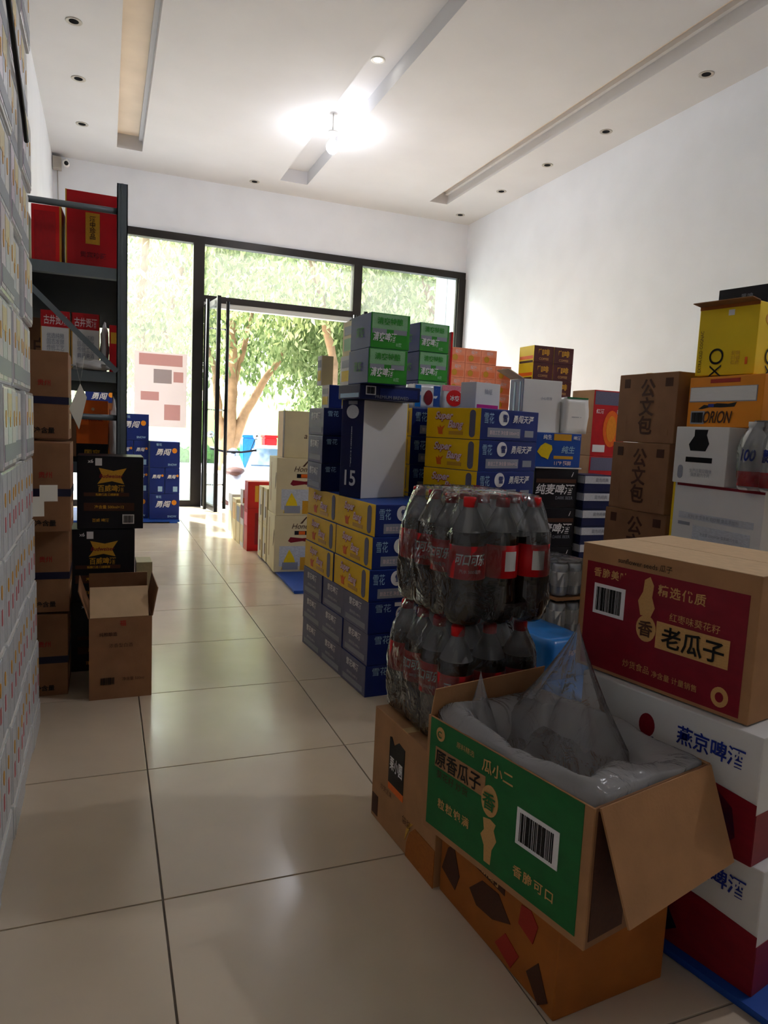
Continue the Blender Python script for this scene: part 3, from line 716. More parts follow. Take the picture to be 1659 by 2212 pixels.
# cream cartons behind
for k, (x, y, z, sz, lb) in enumerate((
        (.925, 3.02, Z6 + .357, (.06, .10, .10), 'small cream box on the navy cartons, nearest the aisle'),
        (1.015, 3.03, Z6 + .357, (.09, .10, .10), 'cream box lying on the navy cartons behind the upright carton'),
        (1.03, 3.01, Z6 + .458, (.10, .14, .13), 'lower of two cream boxes beside the left green column'),
        (1.04, 3.02, Z6 + .589, (.10, .14, .15), 'upper of two cream boxes beside the left green column'),
        (.915, 3.10, Z6 + .458, (.055, .06, .13), 'slim grey-white box at the back of the navy cartons'))):
    carton('cream_small%d' % k, sz, {'all': 'cream' if k % 2 else 'white_card', 'N': 'navy' if k in (0, 2) else 'cream'}, [('L', 'panel', .15, .15, .85, .5, 'pale_green' if k == 3 else 'lemon', 'pale_print'), ('L', 'panel', .15, .6, .85, .85, 'grey_print', 'grey_band')], lb, (x, y, z), 2, 'small_box', 'box')

# ================================================================== SECOND YELLOW STACK
aB = 19.5; ca, sa = math.cos(math.radians(aB)), math.sin(math.radians(aB))
for c in range(2):
    bx, by, rB = ((1.472, 2.64, aB), (1.402, 3.015, 6))[c]
    for k in range(9):
        j = ((k * 37 + c * 11) % 5 - 2) * .002
        carton('yellow_beer2', (.361, .299, .1225), {'all': 'navy', 'L': 'yellow', 'T': 'royal'}, YEL_P,
               f'{ORD[k] if k < 8 else "top"} carton, {("front", "rear")[c]} column of the angled yellow and navy stack', (bx + j * .5 - (.0016 if c == 0 else 0) * (8 - k), by + j * .5, k * .1235), rB, 'beer_carton', 'carton', 'angled yellow and navy cartons')
ZB = 9 * .1235
green_carton('lowest green-faced carton in the right green column', (1.375, 3.075, ZB), 8)
green_carton('middle green-faced beer carton in the right green column', (1.375, 3.075, ZB + .1285), 8)
green_carton('topmost green-faced beer carton in the right green column', (1.373, 3.075, ZB + .257), 8)
tag(box('red_board', 1.482, 1.492, 3.0, 3.12, ZB, ZB + .36, 'bright_red', bevel=.001), 'thin bright red board standing beside the right green column', 'board')
ZBG0 = 5 * .175 + .006 + .151
# soft packs of drinks and tissue on top
def soft_pack(name, label, loc, rz, size, base, prints, cat):
    o = thing(name, label, cat, loc, rz); w, d, h = size
    bm = bmesh.new(); bm_box(bm, -w/2, w/2, -d/2, d/2, 0, h); bmesh.ops.subdivide_edges(bm, edges=bm.edges[:], cuts=5, use_grid_fill=True)
    r = random.Random(label)
    for v in bm.verts:
        k = v.co.z / h
        v.co.x *= 1 - .05 * (2 * k - 1) ** 2; v.co.y *= 1 - .05 * (2 * k - 1) ** 2
        if 0 < k: v.co += Vector((r.uniform(-1, 1), r.uniform(-1, 1), r.uniform(-1, .2))) * .0022
    link('wrap', bm_mesh(bm, 'wrap', base, True), o)
    for face, *pr in prints:
        q = put(o, size, face, pr)
    return o
soft_pack('drink_pack', 'blue and white soft drink pack with dark red blobs', (1.315, 2.915, ZB), 6, (.13, .09, .105), 'white_wrap',
          [('N', 'panel', .0, .05, .22, .95, 'sky_blue', 'blue_print'), ('N', 'disc', .52, .45, .34, .62, 'wine', 'red_print', 1), ('N', 'panel', .72, .1, .98, .95, 'royal', 'blue_print')], 'drink pack')
soft_pack('drink_pack', 'pale soft drink pack with bright red burst print', (1.452, 2.93, ZB), 6, (.13, .09, .11), 'white_wrap',
          [('N', 'disc', .5, .48, .66, .66, 'bright_red', 'red_burst', 1), ('N', 'text', .5, .48, .22, '冰爽', 'white_ink', {'lift': 2}), ('N', 'panel', .0, .75, 1, .98, 'pink', 'pink_band')], 'drink pack')
soft_pack('white_jug_bag', 'boxy white plastic pack with green rim beside the white carton', (1.964, 2.725, ZBG0), 0, (.125, .11, .160), 'milk_plastic', [('N', 'panel', .05, .96, .95, 1.0, 'deep_green', 'green_rim'), ('N', 'panel', .3, .45, .7, .465, 'grey_print', 'seam_line')], 'pack')
carton('tissue', (.150, .09, .115), {'all': 'white_card', 'T': 'royal'}, [('N', 'panel', .06, 0, .94, .20, 'magenta', 'magenta_band'), ('N', 'text', .5, .68, .2, '抽纸', 'grey_print', {'bold': 0})],
       'white tissue carton with magenta base on the angled stack', (1.500, 2.725, ZB), 18, 'tissue_carton', 'carton')

# ================================================================== RIGHT BACK GROUP
def crate_col(kind, size, mats, prints, labels, x, y, z0, rz, name, cat='carton', group=None, gap=.001):
    z = z0
    for lb in labels:
        carton(kind, size, mats, prints, lb, (x, y, z), rz, name, cat, group); z += size[2] + gap
    return z
# black beer
zbk = crate_col('black_beer2', (.222, .26, .174), {'all': 'black_card'},
    [('N', 'panel', .04, .64, .96, .74, 'brown_ink', 'bronze_band'), ('N', 'text', .48, .48, .27, '纯麦啤酒', 'white_ink', {'shear': .2, 'maxw': .92}), ('N', 'text', .7, .26, .08, 'DARK BEER', 'grey_print', {'maxw': .4, 'bold': 0}), ('N', 'text', .86, .86, .12, 'i', 'white_ink', {'shear': .4})],
    [f'{w} black carton with white lettering in the column under the blue box' for w in ('bottom', 'second', 'third', 'fourth', 'top')], 1.862, 2.765, 0, -2, 'beer_carton', 'carton', 'black cartons under the blue box')
carton('blue_gold', (.236, .26, .150), {'all': 'royal', 'T': 'white_card'},
    [('N', 'text', .26, .87, .14, '纯生', 'white_ink'), ('N', 'panel', .40, .78, .78, .97, 'gold', 'gold_band'), ('N', 'text', .9, .87, .12, '啤酒', 'white_ink', {'maxw': .2}),
     ('N', 'poly', .06, .22, .38, .70, ((.0, .45), (.2, .8), (.5, 1), (.95, .85), (1, .6), (.85, .3), (.75, 0), (.5, .1), (.3, .15)), 'lemon', 'bell_print'),
     ('N', 'text', .72, .52, .22, '纯生', 'pale_blue', {'shear': .2}), ('N', 'panel', .42, .24, .84, .33, 'gold', 'gold_band'), ('N', 'text', .62, .12, .14, '11°P 超鲜', 'pink_ink', {'maxw': .6})],
    'blue carton with yellow bell print above the black beer cartons', (1.857, 2.765, zbk + .006), -2, 'beer_carton', 'carton')
tag(box('tray', 1.742, 1.982, 2.63, 2.89, zbk, zbk + .005, 'white_card'), 'flat white tray sheet between the blue carton and black ones', 'tray')
ZBG = zbk + .006 + .151
wbx = carton('white_tall', (.195, .12, .228), {'all': 'white_card', 'L': 'navy', 'T': 'white_card'}, [('L', 'panel', .3, .05, .42, .95, 'pale_blue', 'pale_stripe'), ('L', 'panel', .7, .05, .8, .95, 'pale_blue', 'pale_stripe'), ('N', 'text', .6, .65, .06, '小心轻放', 'grey_print', {'bold': 0})],
    'plain white-faced carton with blue side and raised flap', (1.800, 2.760, ZBG), -2, 'carton', 'carton')
flap(wbx, (-.0975, 0, .228), 'Y', 25, (-.085, 0), (-.055, .055), 'kraft_inside')
# navy gift boxes with silver bands
zns = crate_col('navy_silver', (.150, .14, .0765), {'all': 'navy_dark'},
    [('N', 'panel', .02, .50, .98, .94, 'pale_print', 'silver_band'), ('N', 'text', .62, .72, .22, '蓝色经典', 'grey_print', {'maxw': .6}), ('L', 'panel', .0, .50, 1, .94, 'pale_print', 'silver_band')],
    [f'{w} slim navy box with silver band beside the black cartons' for w in ('lowest', 'second', 'third', 'fourth', 'fifth', 'sixth', 'seventh', 'eighth', 'ninth', 'tenth', 'uppermost')], 2.062, 2.675, 0, -1, 'gift_box', 'box', 'navy silver-banded boxes')
# red and amber gift cartons with tan sides
RED_P = [('N', 'panel', .04, .78, .96, .98, 'mauve', 'grey_band'), ('N', 'panel', 0, .0, 1, .76, 'red', 'red_panel'), ('N', 'disc', .58, .42, .5, .56, 'orange', 'amber_glow', 1), ('N', 'disc', .58, .42, .30, .40, 'carton_orange', 'amber_glow', 2),
         ('N', 'panel', .05, .06, .42, .17, 'white_ink', 'label_patch', 2), ('N', 'text', .2, .68, .07, '红酒', 'white_ink', {'lift': 2}), ('N', 'text', .82, .68, .07, '礼盒', 'white_ink', {'lift': 2}), ('L', 'panel', 0, .35, 1, .355, 'kraft_dark', 'fold_line')]
zr = crate_col('red_gift_carton', (.19, .17, .310), {'all': 'kraft', 'N': 'red'}, RED_P,
    [f'{w} red carton with amber glow print behind the brown lettered cartons' for w in ('bottom', 'second', 'third', 'top')], 2.235, 2.87, 0, 0, 'gift_carton', 'carton', 'red amber-print cartons')

# brown cartons lettered 公文包
GW_P = [('L', 'text', .52, .52, .80, '公文包', 'brown_ink', {'vertical': True, 'bold': .025}), ('L', 'panel', .10, .80, .20, .93, 'brown_ink', 'handling_mark'), ('L', 'panel', .80, .80, .92, .92, 'brown_ink', 'handling_mark'), ('L', 'panel', .08, .12, .18, .40, 'kraft_dark', 'handling_mark'), ('L', 'panel', .80, .12, .9, .2, 'kraft_dark', 'handling_mark')]
gp = [(2.005, 2.10, 3), (2.0, 2.13, 4), (1.998, 2.12, 8), (1.995, 2.10, 2), (1.998, 2.095, 3)]
zg = 0
for k in range(5):
    x, y, r = gp[k]
    carton('gongwen', (.33, .285, .2505), {'all': 'kraft_dark'}, GW_P, f'{ORD[k] if k < 4 else "top"} brown carton lettered with three black characters in the tall column', (x, y, zg), r, 'brown_carton', 'carton', 'brown lettered cartons', ('tape', 'x')); zg += .2515
# white carton pair with handle hole, milk bottles
zw = 0
for k in range(4):
    hgt = .2185
    carton('white_yellow', (.30, .38, hgt), {'all': 'white_card', 'F': 'lemon'},
        [('L', 'panel', 0, 0, .025, 1, 'lemon', 'yellow_edge'), ('L', 'panel', .05, .96, 1, 1, 'wine', 'wine_edge'), ('L', 'panel', .10, .46, .92, .56, 'pale_print', 'print_line'), ('L', 'panel', .10, .36, .24, .41, 'grey_print', 'print_line'), ('L', 'panel', .28, .14, .9, .38, 'pale_print', 'print_line'),
         ('L', 'text', .5, .51, .06, '配料 水 生牛乳 白砂糖 食品添加剂', 'grey_print', {'maxw': .75, 'bold': 0, 'lift': 1}), ('L', 'text', .58, .26, .05, '净含量 250ml×24 保质期六个月', 'grey_print', {'maxw': .55, 'bold': 0, 'lift': 1})],
        f'{("bottom", "second", "third", "top")[k]} large white carton with yellow edge in front of the brown column', (1.972, 1.715, zw), -2, 'milk_carton', 'carton', 'white yellow-edged cartons'); zw += hgt + .001
carton('white_handle', (.28, .225, .188), {'all': 'white_card'},
    [('L', 'poly', .28, .58, .66, .95, ((.25, 1), (.9, 1), (.85, .75), (1, .35), (.85, 0), (.1, 0), (0, .3), (.25, .7)), 'dark_slot', 'handle_hole'), ('L', 'panel', .24, .38, .74, .47, 'dark_slot', 'handle_slot'), ('L', 'capsule', .15, .2, .10, .24, 'grey_print', 'grey_seal'), ('L', 'text', .55, .2, .14, '生产日期见箱体\n保质期六个月', 'grey_print', {'bold': 0, 'maxw': .55})],
    'white carton with black handle hole beside the milk bottle pack', (1.948, 1.785, zw), -1, 'milk_carton', 'carton')

# orange snack carton, yellow carton and black box behind right
zo = zw + .189
carton('orange_snack', (.25, .29, .165), {'all': 'carton_orange', 'N': 'carton_orange'},
        [('L', 'panel', .02, .50, .93, .80, 'grey_print', 'white_band'), ('L', 'panel', .03, .52, .92, .79, 'white_card', 'white_band', 1), ('L', 'barcode', .06, .06, .26, .32, 'grey_print'), ('L', 'text', .44, .20, .24, 'ORION', 'brown_ink', {'shear': .3, 'maxw': .4}),
         ('L', 'poly', .16, .36, .68, .50, ((0, 0), (.15, .6), (.3, .5), (.5, .8), (.8, .7), (1, .9), (.95, .3), (.6, .2), (.3, .25), (.1, 0)), 'ink', 'dark_print'), ('L', 'panel', .30, .40, .38, .46, 'blue_ink', 'blue_print', 1), ('L', 'panel', .3, .87, .7, .95, 'red_ink', 'red_print')],
        'orange snack carton with white band above the white handle carton', (1.985, 1.765, zo), 1.5, 'snack_carton', 'carton'); zo += .166
yb = carton('yellow_xo', (.22, .205, .228), {'all': 'lemon', 'T': 'kraft'},
    [('L', 'text', .36, .27, .22, 'O', 'ink', {'rot': 90, 'bold': 0}), ('L', 'text', .36, .06, .18, 'X', 'ink', {'rot': 90, 'bold': 0}), ('L', 'text', .08, .35, .05, 'EXTRA OLD COGNAC', 'brown_ink', {'rot': 90, 'bold': 0, 'maxw': .6}), ('L', 'text', .68, .24, .13, '白兰地\n净含量', 'gold', {'rot': 90, 'bold': 0}), ('L', 'panel', .84, .14, .88, .24, 'orange', 'orange_seal'),
     ('L', 'panel', .50, .84, .60, .92, 'white_ink', 'white_chip'), ('L', 'panel', 0, .95, 1, 1, 'kraft_orange', 'brown_edge'),
     ('N', 'text', .36, .27, .22, 'O', 'ink', {'rot': 90, 'bold': 0}), ('N', 'text', .36, .06, .18, 'X', 'ink', {'rot': 90, 'bold': 0}), ('N', 'disc', .45, .78, .55, .25, 'gold', 'round_seal'), ('N', 'panel', .4, .88, .55, .97, 'white_ink', 'white_chip')],
    'yellow open-topped carton with large black letter O above the orange carton', (2.0, 1.828, zo + .006), 12, 'brandy_carton', 'carton')
flap(yb, (-.11, 0, .228), 'Y', 6, (-.045, 0), (-.102, .102), 'kraft_dark')
carton('black_top', (.17, .17, .065), {'all': 'black_card'}, [('L', 'text', .6, .5, .3, '黑啤', 'grey_print', {'bold': 0})], 'small black carton on top of the yellow carton', (2.05, 1.845, zo + .2355), 12, 'black_carton', 'carton')


# ------------------------------------------------ bottle packs
def bent_text(s, m, R, hgt, shear=.25, bold=.03, maxang=1.7):
    me0, asp = text_mesh(s, m, False, shear, bold)
    k = ('bent', s, m, R, hgt)
    if k in _cache: return _cache[k]
    bm = bmesh.new(); bm.from_mesh(me0)
    W_ = hgt * asp; sc = min(1, maxang * R / W_)
    for v in bm.verts: v.co = Vector((v.co.x * hgt * sc, v.co.y * hgt, 0))
    x = -W_ * sc / 2
    while x < W_ * sc / 2:
        bmesh.ops.bisect_plane(bm, geom=bm.verts[:] + bm.edges[:] + bm.faces[:], plane_co=(x, 0, 0), plane_no=(1, 0, 0)); x += .004
    for v in bm.verts:
        a = v.co.x / R; v.co = Vector((R * math.sin(a), -R * math.cos(a), v.co.y))
    me = bm_mesh(bm, 'lettering', m); _cache[k] = me; return me
BH, BR = .284, .042
prof = [(0, .006), (.022, .004), (.030, 0), (.037, .006), (.0405, .02), (.0415, .045), (.0405, .07), (.0385, .088), (.0395, .100), (.0412, .106),
        (.0412, .179), (.0415, .184), (.0410, .196), (.0385, .208), (.0385, .2081), (.0345, .218), (.0285, .232), (.0215, .246), (.0160, .256), (.0138, .262), (.0138, .268)]
bottle_me = bm_mesh(lathe_bm(prof, 24, lambda k: 0 if k < 13 else 1), 'bottle', ['cola', 'bottle_clear'], True)
label_me = bm_mesh(lathe_bm([(.0410, .1055), (.0418, .106), (.0418, .179), (.0410, .1795)], 24), 'label', 'label_red', True)
cap_me = bm_mesh(lathe_bm([(.0146, .2615), (.0158, .262), (.0158, .280), (.0145, .284), (0, .284)], 20), 'cap', 'cap_red', True)
logo_me = bent_text('可口可乐', 'white_ink', .0426, .026)
sub_me = bent_text('汽水 500毫升', 'pink_ink', .0426, .009, 0, .0, 1.2)
def bar_bent():
    bm = bmesh.new()
    for i in range(5):
        a0_, a1_ = (i - 2.5) * .14, (i - 1.5) * .14; q = []
        for a, z in ((a0_, .122), (a1_, .122), (a1_, .166), (a0_, .166)): q.append(bm.verts.new((.0424 * math.sin(a), -.0424 * math.cos(a), z)))
        bm.faces.new(q)
    bmesh.ops.remove_doubles(bm, verts=bm.verts[:], dist=1e-5)
    return bm_mesh(bm, 'barcode_label', 'white_card')
bar_me = bar_bent()
def wrap_film(nx, ny, pitch, R, H, hole=None, seed=0):
    """shrink film drawn round a pack, tighter towards the caps, gathered and wrinkled"""
    hw, hd = (nx - 1) * pitch / 2 + R + .002, (ny - 1) * pitch / 2 + R + .002
    per = []; n = 14
    corners = ((hw - R, -hd + R, -90), (hw - R, hd - R, 0), (-hw + R, hd - R, 90), (-hw + R, -hd + R, 180))
    for ci, (cx, cy, a) in enumerate(corners):
        for i in range(7):
            t = math.radians(a + 90 * i / 6); per.append((cx + R * math.cos(t), cy + R * math.sin(t)))
        nx_, ny_ = corners[(ci + 1) % 4][:2]; a2 = math.radians(a + 90)
        p0 = Vector((cx + R * math.cos(a2), cy + R * math.sin(a2))); p1 = Vector((nx_ + R * math.cos(a2), ny_ + R * math.sin(a2)))
        for i in range(1, n): per.append(tuple(p0.lerp(p1, i / n)))
    rings = [(0, .93), (.015, .985), (.05, 1.0), (.09, .995), (.13, 1.0), (.17, 1.0), (.20, .99), (.225, .965), (.25, .93), (.272, .90), (.288, .875)]
    rings = [(z * H / .284, s) for z, s in rings]
    bm = bmesh.new(); V_ = []; r = random.Random(seed); ph = [r.uniform(0, 6) for _ in range(6)]
    for zi, (z, s) in enumerate(rings):
        row = []
        for i, (x, y) in enumerate(per):
            wv = .004 * math.sin(i * .9 + ph[0] + z * 30) + .0025 * math.sin(i * 2.3 + ph[1] - z * 60)
            if zi >= 7: wv += .004 * math.sin(i * 1.4 + ph[2])
            L_ = math.hypot(x, y); sx = 1 - (1 - s) * (hw / hw); k = s + wv / L_ * (1.0 if 0 < zi else .4)
            ins = (1 - s) * R * 6
            px = x - math.copysign(min(abs(x), ins * (abs(x) / hw)), x); py = y - math.copysign(min(abs(y), ins * (abs(y) / hd)), y)
            row.append(bm.verts.new((px * (1 + wv / L_), py * (1 + wv / L_), z)))
        V_.append(row)
    m = len(per)
    for a, b in zip(V_, V_[1:]):
        for i in range(m):
            f = bm.faces.new((a[i], a[(i + 1) % m], b[(i + 1) % m], b[i]))
    ct = bm.verts.new((0, 0, H + .004)); top = V_[-1]
    mid = [bm.verts.new((v.co.x * .5, v.co.y * .5, H + .004 + .002 * math.sin(i))) for i, v in enumerate(top)]
    for i in range(m):
        bm.faces.new((top[i], top[(i + 1) % m], mid[(i + 1) % m], mid[i])); bm.faces.new((mid[i], mid[(i + 1) % m], ct))
    if hole:
        hx, hz, rx, rz_ = hole
        kill = [f for f in bm.faces if f.calc_center_median().y < -hd * .8 and ((f.calc_center_median().x - hx) / rx) ** 2 + ((f.calc_center_median().z - hz) / rz_) ** 2 < 1]
        bmesh.ops.delete(bm, geom=kill, context='FACES')
    bmesh.ops.recalc_face_normals(bm, faces=bm.faces[:])
    return bm_mesh(bm, 'shrink_film', 'shrink_film', True)
def cola_pack(label, loc, rz, seed, hole):
    o = thing('cola_pack', label, 'bottle pack', loc, rz, 'shrink-wrapped cola packs')
    r = random.Random(seed); pitch = .0845
    for i in range(3):
        for j in range(4):
            a = r.uniform(-180, 180)
            if i == 0 and j == 0: a = -18
            elif i == 0: a = (-75, -60, 175)[j - 1] + r.uniform(-10, 10)
            elif j == 0: a = 185 if i == 1 else 170
            b = link('bottle', bottle_me, o, Matrix.Translation(((i - 1) * pitch, (j - 1.5) * pitch, 0)) @ Matrix.Rotation(math.radians(a), 4, 'Z'))
            link('label', label_me, b); link('cap', cap_me, b)
            if i == 0 or j == 0:
                link('lettering', logo_me, b, Matrix.Translation((0, 0, .150))); link('lettering', sub_me, b, Matrix.Translation((0, 0, .124)))
                link('barcode_label', bar_me, b, Matrix.Rotation(math.radians(180), 4, 'Z'))
    link('shrink_film', wrap_film(3, 4, pitch, BR, BH, hole, seed), o)
    return o
ZK = .2975
cola_pack('lower shrink-wrapped pack of cola bottles standing on the kraft carton', (.812, 1.502, ZK), 3, 11, None)
cola_pack('upper shrink-wrapped cola pack with a torn hole in its film', (.826, 1.500, ZK + .2895), 2, 12, (.02, .13, .052, .072))

# milk bottles pack
def milk_pack(loc, rz):
    o = thing('milk_pack', 'shrink-wrapped pack of white milk bottles with red bottoms', 'bottle pack', loc, rz)
    pf = [(0, .002), (.03, 0), (.036, .006), (.037, .03), (.037, .13), (.034, .155), (.024, .175), (.018, .182), (.018, .19), (.021, .191), (.021, .205), (0, .206)]
    me = bm_mesh(lathe_bm(pf, 20), 'bottle', 'milk_plastic', True)
    rd = bm_mesh(lathe_bm([(.0372, .012), (.0378, .014), (.0378, .055), (.0372, .057)], 20), 'red_band', 'bright_red', True)
    lt = bent_text('蒙牛', 'blue_ink', .0382, .04, .2, .03, 1.5); n1 = bent_text('100', 'blue_ink', .0382, .035, .2, .03, 1.2)
    for i in range(3):
        for j in range(3):
            b = link('bottle', me, o, Matrix.Translation(((i - 1) * .076, (j - 1) * .076, 0)) @ Matrix.Rotation(math.radians(-75 if i == 0 else -20), 4, 'Z'))
            link('red_band', rd, b)
            if i == 0 or j == 0: link('lettering', lt if j % 2 else n1, b, Matrix.Translation((0, 0, .105)))
    link('shrink_film', wrap_film(3, 3, .076, .038, .206, None, 5), o)
milk_pack((1.895, 1.515, zw), 2)
zfill = 0
# canned drinks in shrink film behind the red seed carton
def can_pack(loc, label):
    o = thing('can_pack', label, 'can pack', loc, 4, 'shrink-wrapped can packs')
    me = bm_mesh(lathe_bm([(0, .003), (.024, .002), (.027, .008), (.028, .014), (.028, .10), (.026, .108), (.023, .113), (.021, .112), (0, .111)], 18), 'can', 'can_metal', True)
    bd = bm_mesh(lathe_bm([(.0281, .035), (.0286, .036), (.0286, .085), (.0281, .086)], 18), 'label', 'milk_plastic', True)
    for i in range(3):
        for j in range(4):
            b = link('can', me, o, Matrix.Translation(((i - 1) * .0575, (j - 1.5) * .0575, .012))); link('label', bd, b)
    box('tray', -.09, .09, -.119, .119, 0, .011, 'kraft', o)
    link('shrink_film', wrap_film(3, 4, .0575, .0285, .130, None, 3), o)
ZCN = .322
carton('plain_support', (.22, .28, .155), {'all': 'kraft_dark'}, [('N', 'text', .5, .5, .3, '饮料', 'brown_ink')], 'lower plain kraft carton under the can packs', (1.52, 2.12, 0), 4, 'kraft_carton', 'carton', None, ('tape', 'x'))
carton('plain_support', (.22, .28, .155), {'all': 'kraft_dark'}, [], 'upper plain kraft carton under the can packs', (1.52, 2.12, .157), 4, 'kraft_carton', 'carton', None, ('tape', 'x'))
can_pack((1.525, 2.12, .314), 'lower shrink-wrapped pack of pale cans behind the cola')
can_pack((1.525, 2.12, .314 + .137), 'upper shrink-wrapped pack of pale cans behind the cola')
# blue soft packs between cola and seed carton
soft_pack('snack_bag_pack', 'bright blue plastic-wrapped snack pack between cola and red carton', (1.275, 1.815, .262), 8, (.17, .24, .15), 'sky_blue', [('N', 'text', .6, .75, .12, '纯净水', 'pink_ink', {'maxw': .5}), ('N', 'panel', .1, .1, .5, .2, 'wine', 'red_print')], 'snack pack')
carton('plain_low', (.24, .30, .26), {'all': 'kraft_dark'}, [], 'kraft carton under the bright blue snack pack', (1.27, 1.815, 0), 6, 'kraft_carton', 'carton', None, ('tape', 'x'))
soft_pack('water_pack', 'light blue water pack on the floor behind the kraft carton', (1.235, 1.525, 0), 8, (.16, .20, .33), 'sky_blue', [('N', 'panel', .05, .2, .95, .5, 'pale_blue', 'pale_band'), ('N', 'text', .5, .75, .12, '冰泉', 'white_ink'), ('L', 'panel', .05, .2, .95, .5, 'pale_blue', 'pale_band')], 'water pack')

# ================================================================== FRONT RIGHT
carton('kraft_front', (.30, .335, .296), {'all': 'kraft'},
    [('L', 'poly', .28, .46, .52, .86, ((0, 0), (.1, 0), (1, 0), (1, .95), (.6, 1), (.3, .86), (.12, 1), (0, .98)), 'ink', 'black_logo'), ('L', 'panel', .28, .40, .52, .46, 'orange', 'orange_band'), ('L', 'text', .40, .64, .12, '栗小圆', 'white_ink', {'maxw': .2}),
     ('L', 'text', .26, .36, .05, '炒货坚果', 'brown_ink', {'bold': 0, 'maxw': .2}), ('L', 'text', .60, .28, .07, '袋装', 'brown_ink', {'bold': 0}), ('L', 'panel', .02, .04, .12, .22, 'brown_ink', 'handling_mark'),
     ('L', 'poly', .60, 0, 1, .30, ((0, 0), (.02, .4), (.12, .75), (.3, 1), (1, 1), (1, 0)), 'kraft_orange', 'orange_print'), ('L', 'poly', .58, .12, .72, .32, ((0, 0), (.1, .5), (.4, .9), (.8, 1), (.5, .75), (.2, .3)), 'gold', 'yellow_swoosh')],
    'kraft carton with black and orange logo under the cola packs', (.816, 1.490, 0), 4.1, 'kraft_carton', 'carton', None, ('tape', 'x'))
carton('orange_base', (.26, .388, .192), {'all': 'kraft_orange'},
    [('L', 'panel', .16, .70, .60, .92, 'brown_ink', 'dark_print'), ('L', 'text', .38, .80, .16, '山核桃味瓜子', 'tan_ink', {'maxw': .4, 'lift': 1}), ('L', 'poly', .02, .2, .2, .7, ((0, .2), (.3, .8), (.6, 1), (1, .4), (.8, 0)), 'brown_ink', 'dark_print'),
     ('L', 'poly', .30, .30, .66, .66, ((0, .3), (.3, .9), (.7, 1), (1, .5), (.6, .1), (.2, 0)), 'brown_ink', 'dark_print'), ('L', 'poly', .72, .52, .86, .82, ((0, .2), (.1, .9), (.6, 1), (1, .7), (.8, 0)), 'red_ink', 'red_print'), ('L', 'poly', .55, .05, .74, .34, ((0, .3), (.4, 1), (1, .7), (.7, 0)), 'red_ink', 'red_print'), ('L', 'poly', .80, .0, .96, .4, ((0, .5), (.5, 1), (1, .3), (.6, 0)), 'brown_ink', 'dark_print')],
    'dark orange printed carton on the floor under the green open carton', (.837, 1.1245, 0), 4.7, 'snack_carton', 'carton')
# green open carton with plastic liner
gb = thing('seed_carton', 'open green sunflower seed carton with hanging kraft flap and plastic liner', 'carton', (.818, 1.085, .194), 12.97)
w, d, h, t = .315, .421, .240, .004
GS = (w, d, h)
box('wall_panel', -w/2, -w/2 + t, -d/2, d/2, 0, h, 'kraft', gb); box('wall_panel', w/2 - t, w/2, -d/2, d/2, 0, h, 'kraft', gb)
box('wall_panel', -w/2 + t, w/2 - t, -d/2, -d/2 + t, 0, h, 'kraft_dark', gb); box('wall_panel', -w/2 + t, w/2 - t, d/2 - t, d/2, 0, h, 'kraft', gb)
box('bottom_panel', -w/2 + t, w/2 - t, -d/2 + t, d/2 - t, 0, t, 'kraft_dark', gb)
for pr in (('panel', .022, .055, .955, .995, 'deep_green', 'green_panel'),
           ('panel', .07, .60, .42, .77, 'kraft', 'tan_plaque', 1), ('text', .235, .685, .15, '原香瓜子', 'ink', {'maxw': .32, 'lift': 1}),
           ('disc', .455, .60, .105, .25, 'tan_ink', 'round_seal', 1), ('text', .455, .60, .14, '香', 'deep_green', {'lift': 2}),
           ('text', .20, .545, .07, '葵花籽 炒货', 'brown_ink', {'maxw': .25, 'bold': 0}), ('text', .49, .86, .11, '瓜小二', 'tan_ink', {'maxw': .2}), ('text', .28, .89, .05, '原料精选', 'tan_ink', {'maxw': .18, 'bold': 0}),
           ('disc', .10, .89, .06, .12, 'tan_ink', 'round_badge', 1), ('text', .10, .89, .06, 'C', 'deep_green', {'lift': 2}),
           ('text', .22, .30, .09, '粒粒饱满', 'tan_ink', {'maxw': .26, 'spacing': 1.25}), ('text', .73, .21, .09, '香脆可口', 'tan_ink', {'maxw': .28, 'spacing': 1.25}),
           ('poly', .41, .10, .51, .46, ((.3, 0), (.7, 0), (.75, .35), (1, .6), (.8, .8), (.9, .95), (.55, 1), (.1, .95), (.2, .7), (.0, .55), (.25, .35)), 'tan_ink', 'seed_figure'),
           ('barcode', .62, .42, .85, .70)):
    put(gb, GS, 'L', pr)
put(gb, GS, 'N', ('panel', .03, .05, .3, .97, 'brown_ink', 'dark_print'))
# hanging flap on the near side and folded flap on the far side
bm = bmesh.new(); fl = [(-.148, 0, 0), (.156, 0, 0), (.165, -.055, -.160), (-.128, -.055, -.178)]
a = [bm.verts.new(p) for p in fl]; b = [bm.verts.new((p[0], p[1] - .004, p[2] + .001)) for p in fl]
bm.faces.new(a); bm.faces.new(b[::-1])
for i in range(4): bm.faces.new((a[i], a[(i + 1) % 4], b[(i + 1) % 4], b[i]))
bmesh.ops.recalc_face_normals(bm, faces=bm.faces[:])
link('flap', bm_mesh(bm, 'flap', 'kraft'), gb, Matrix.Translation((0, -d/2 - .001, h)))
flap(gb, (0, d/2 - .005, h), 'X', 100, (-w/2, w/2), (0, .06), 'kraft')
flap(gb, (w/2 + .001, 0, h), 'Y', 82, (0, .12), (-d/2, d/2), 'kraft')
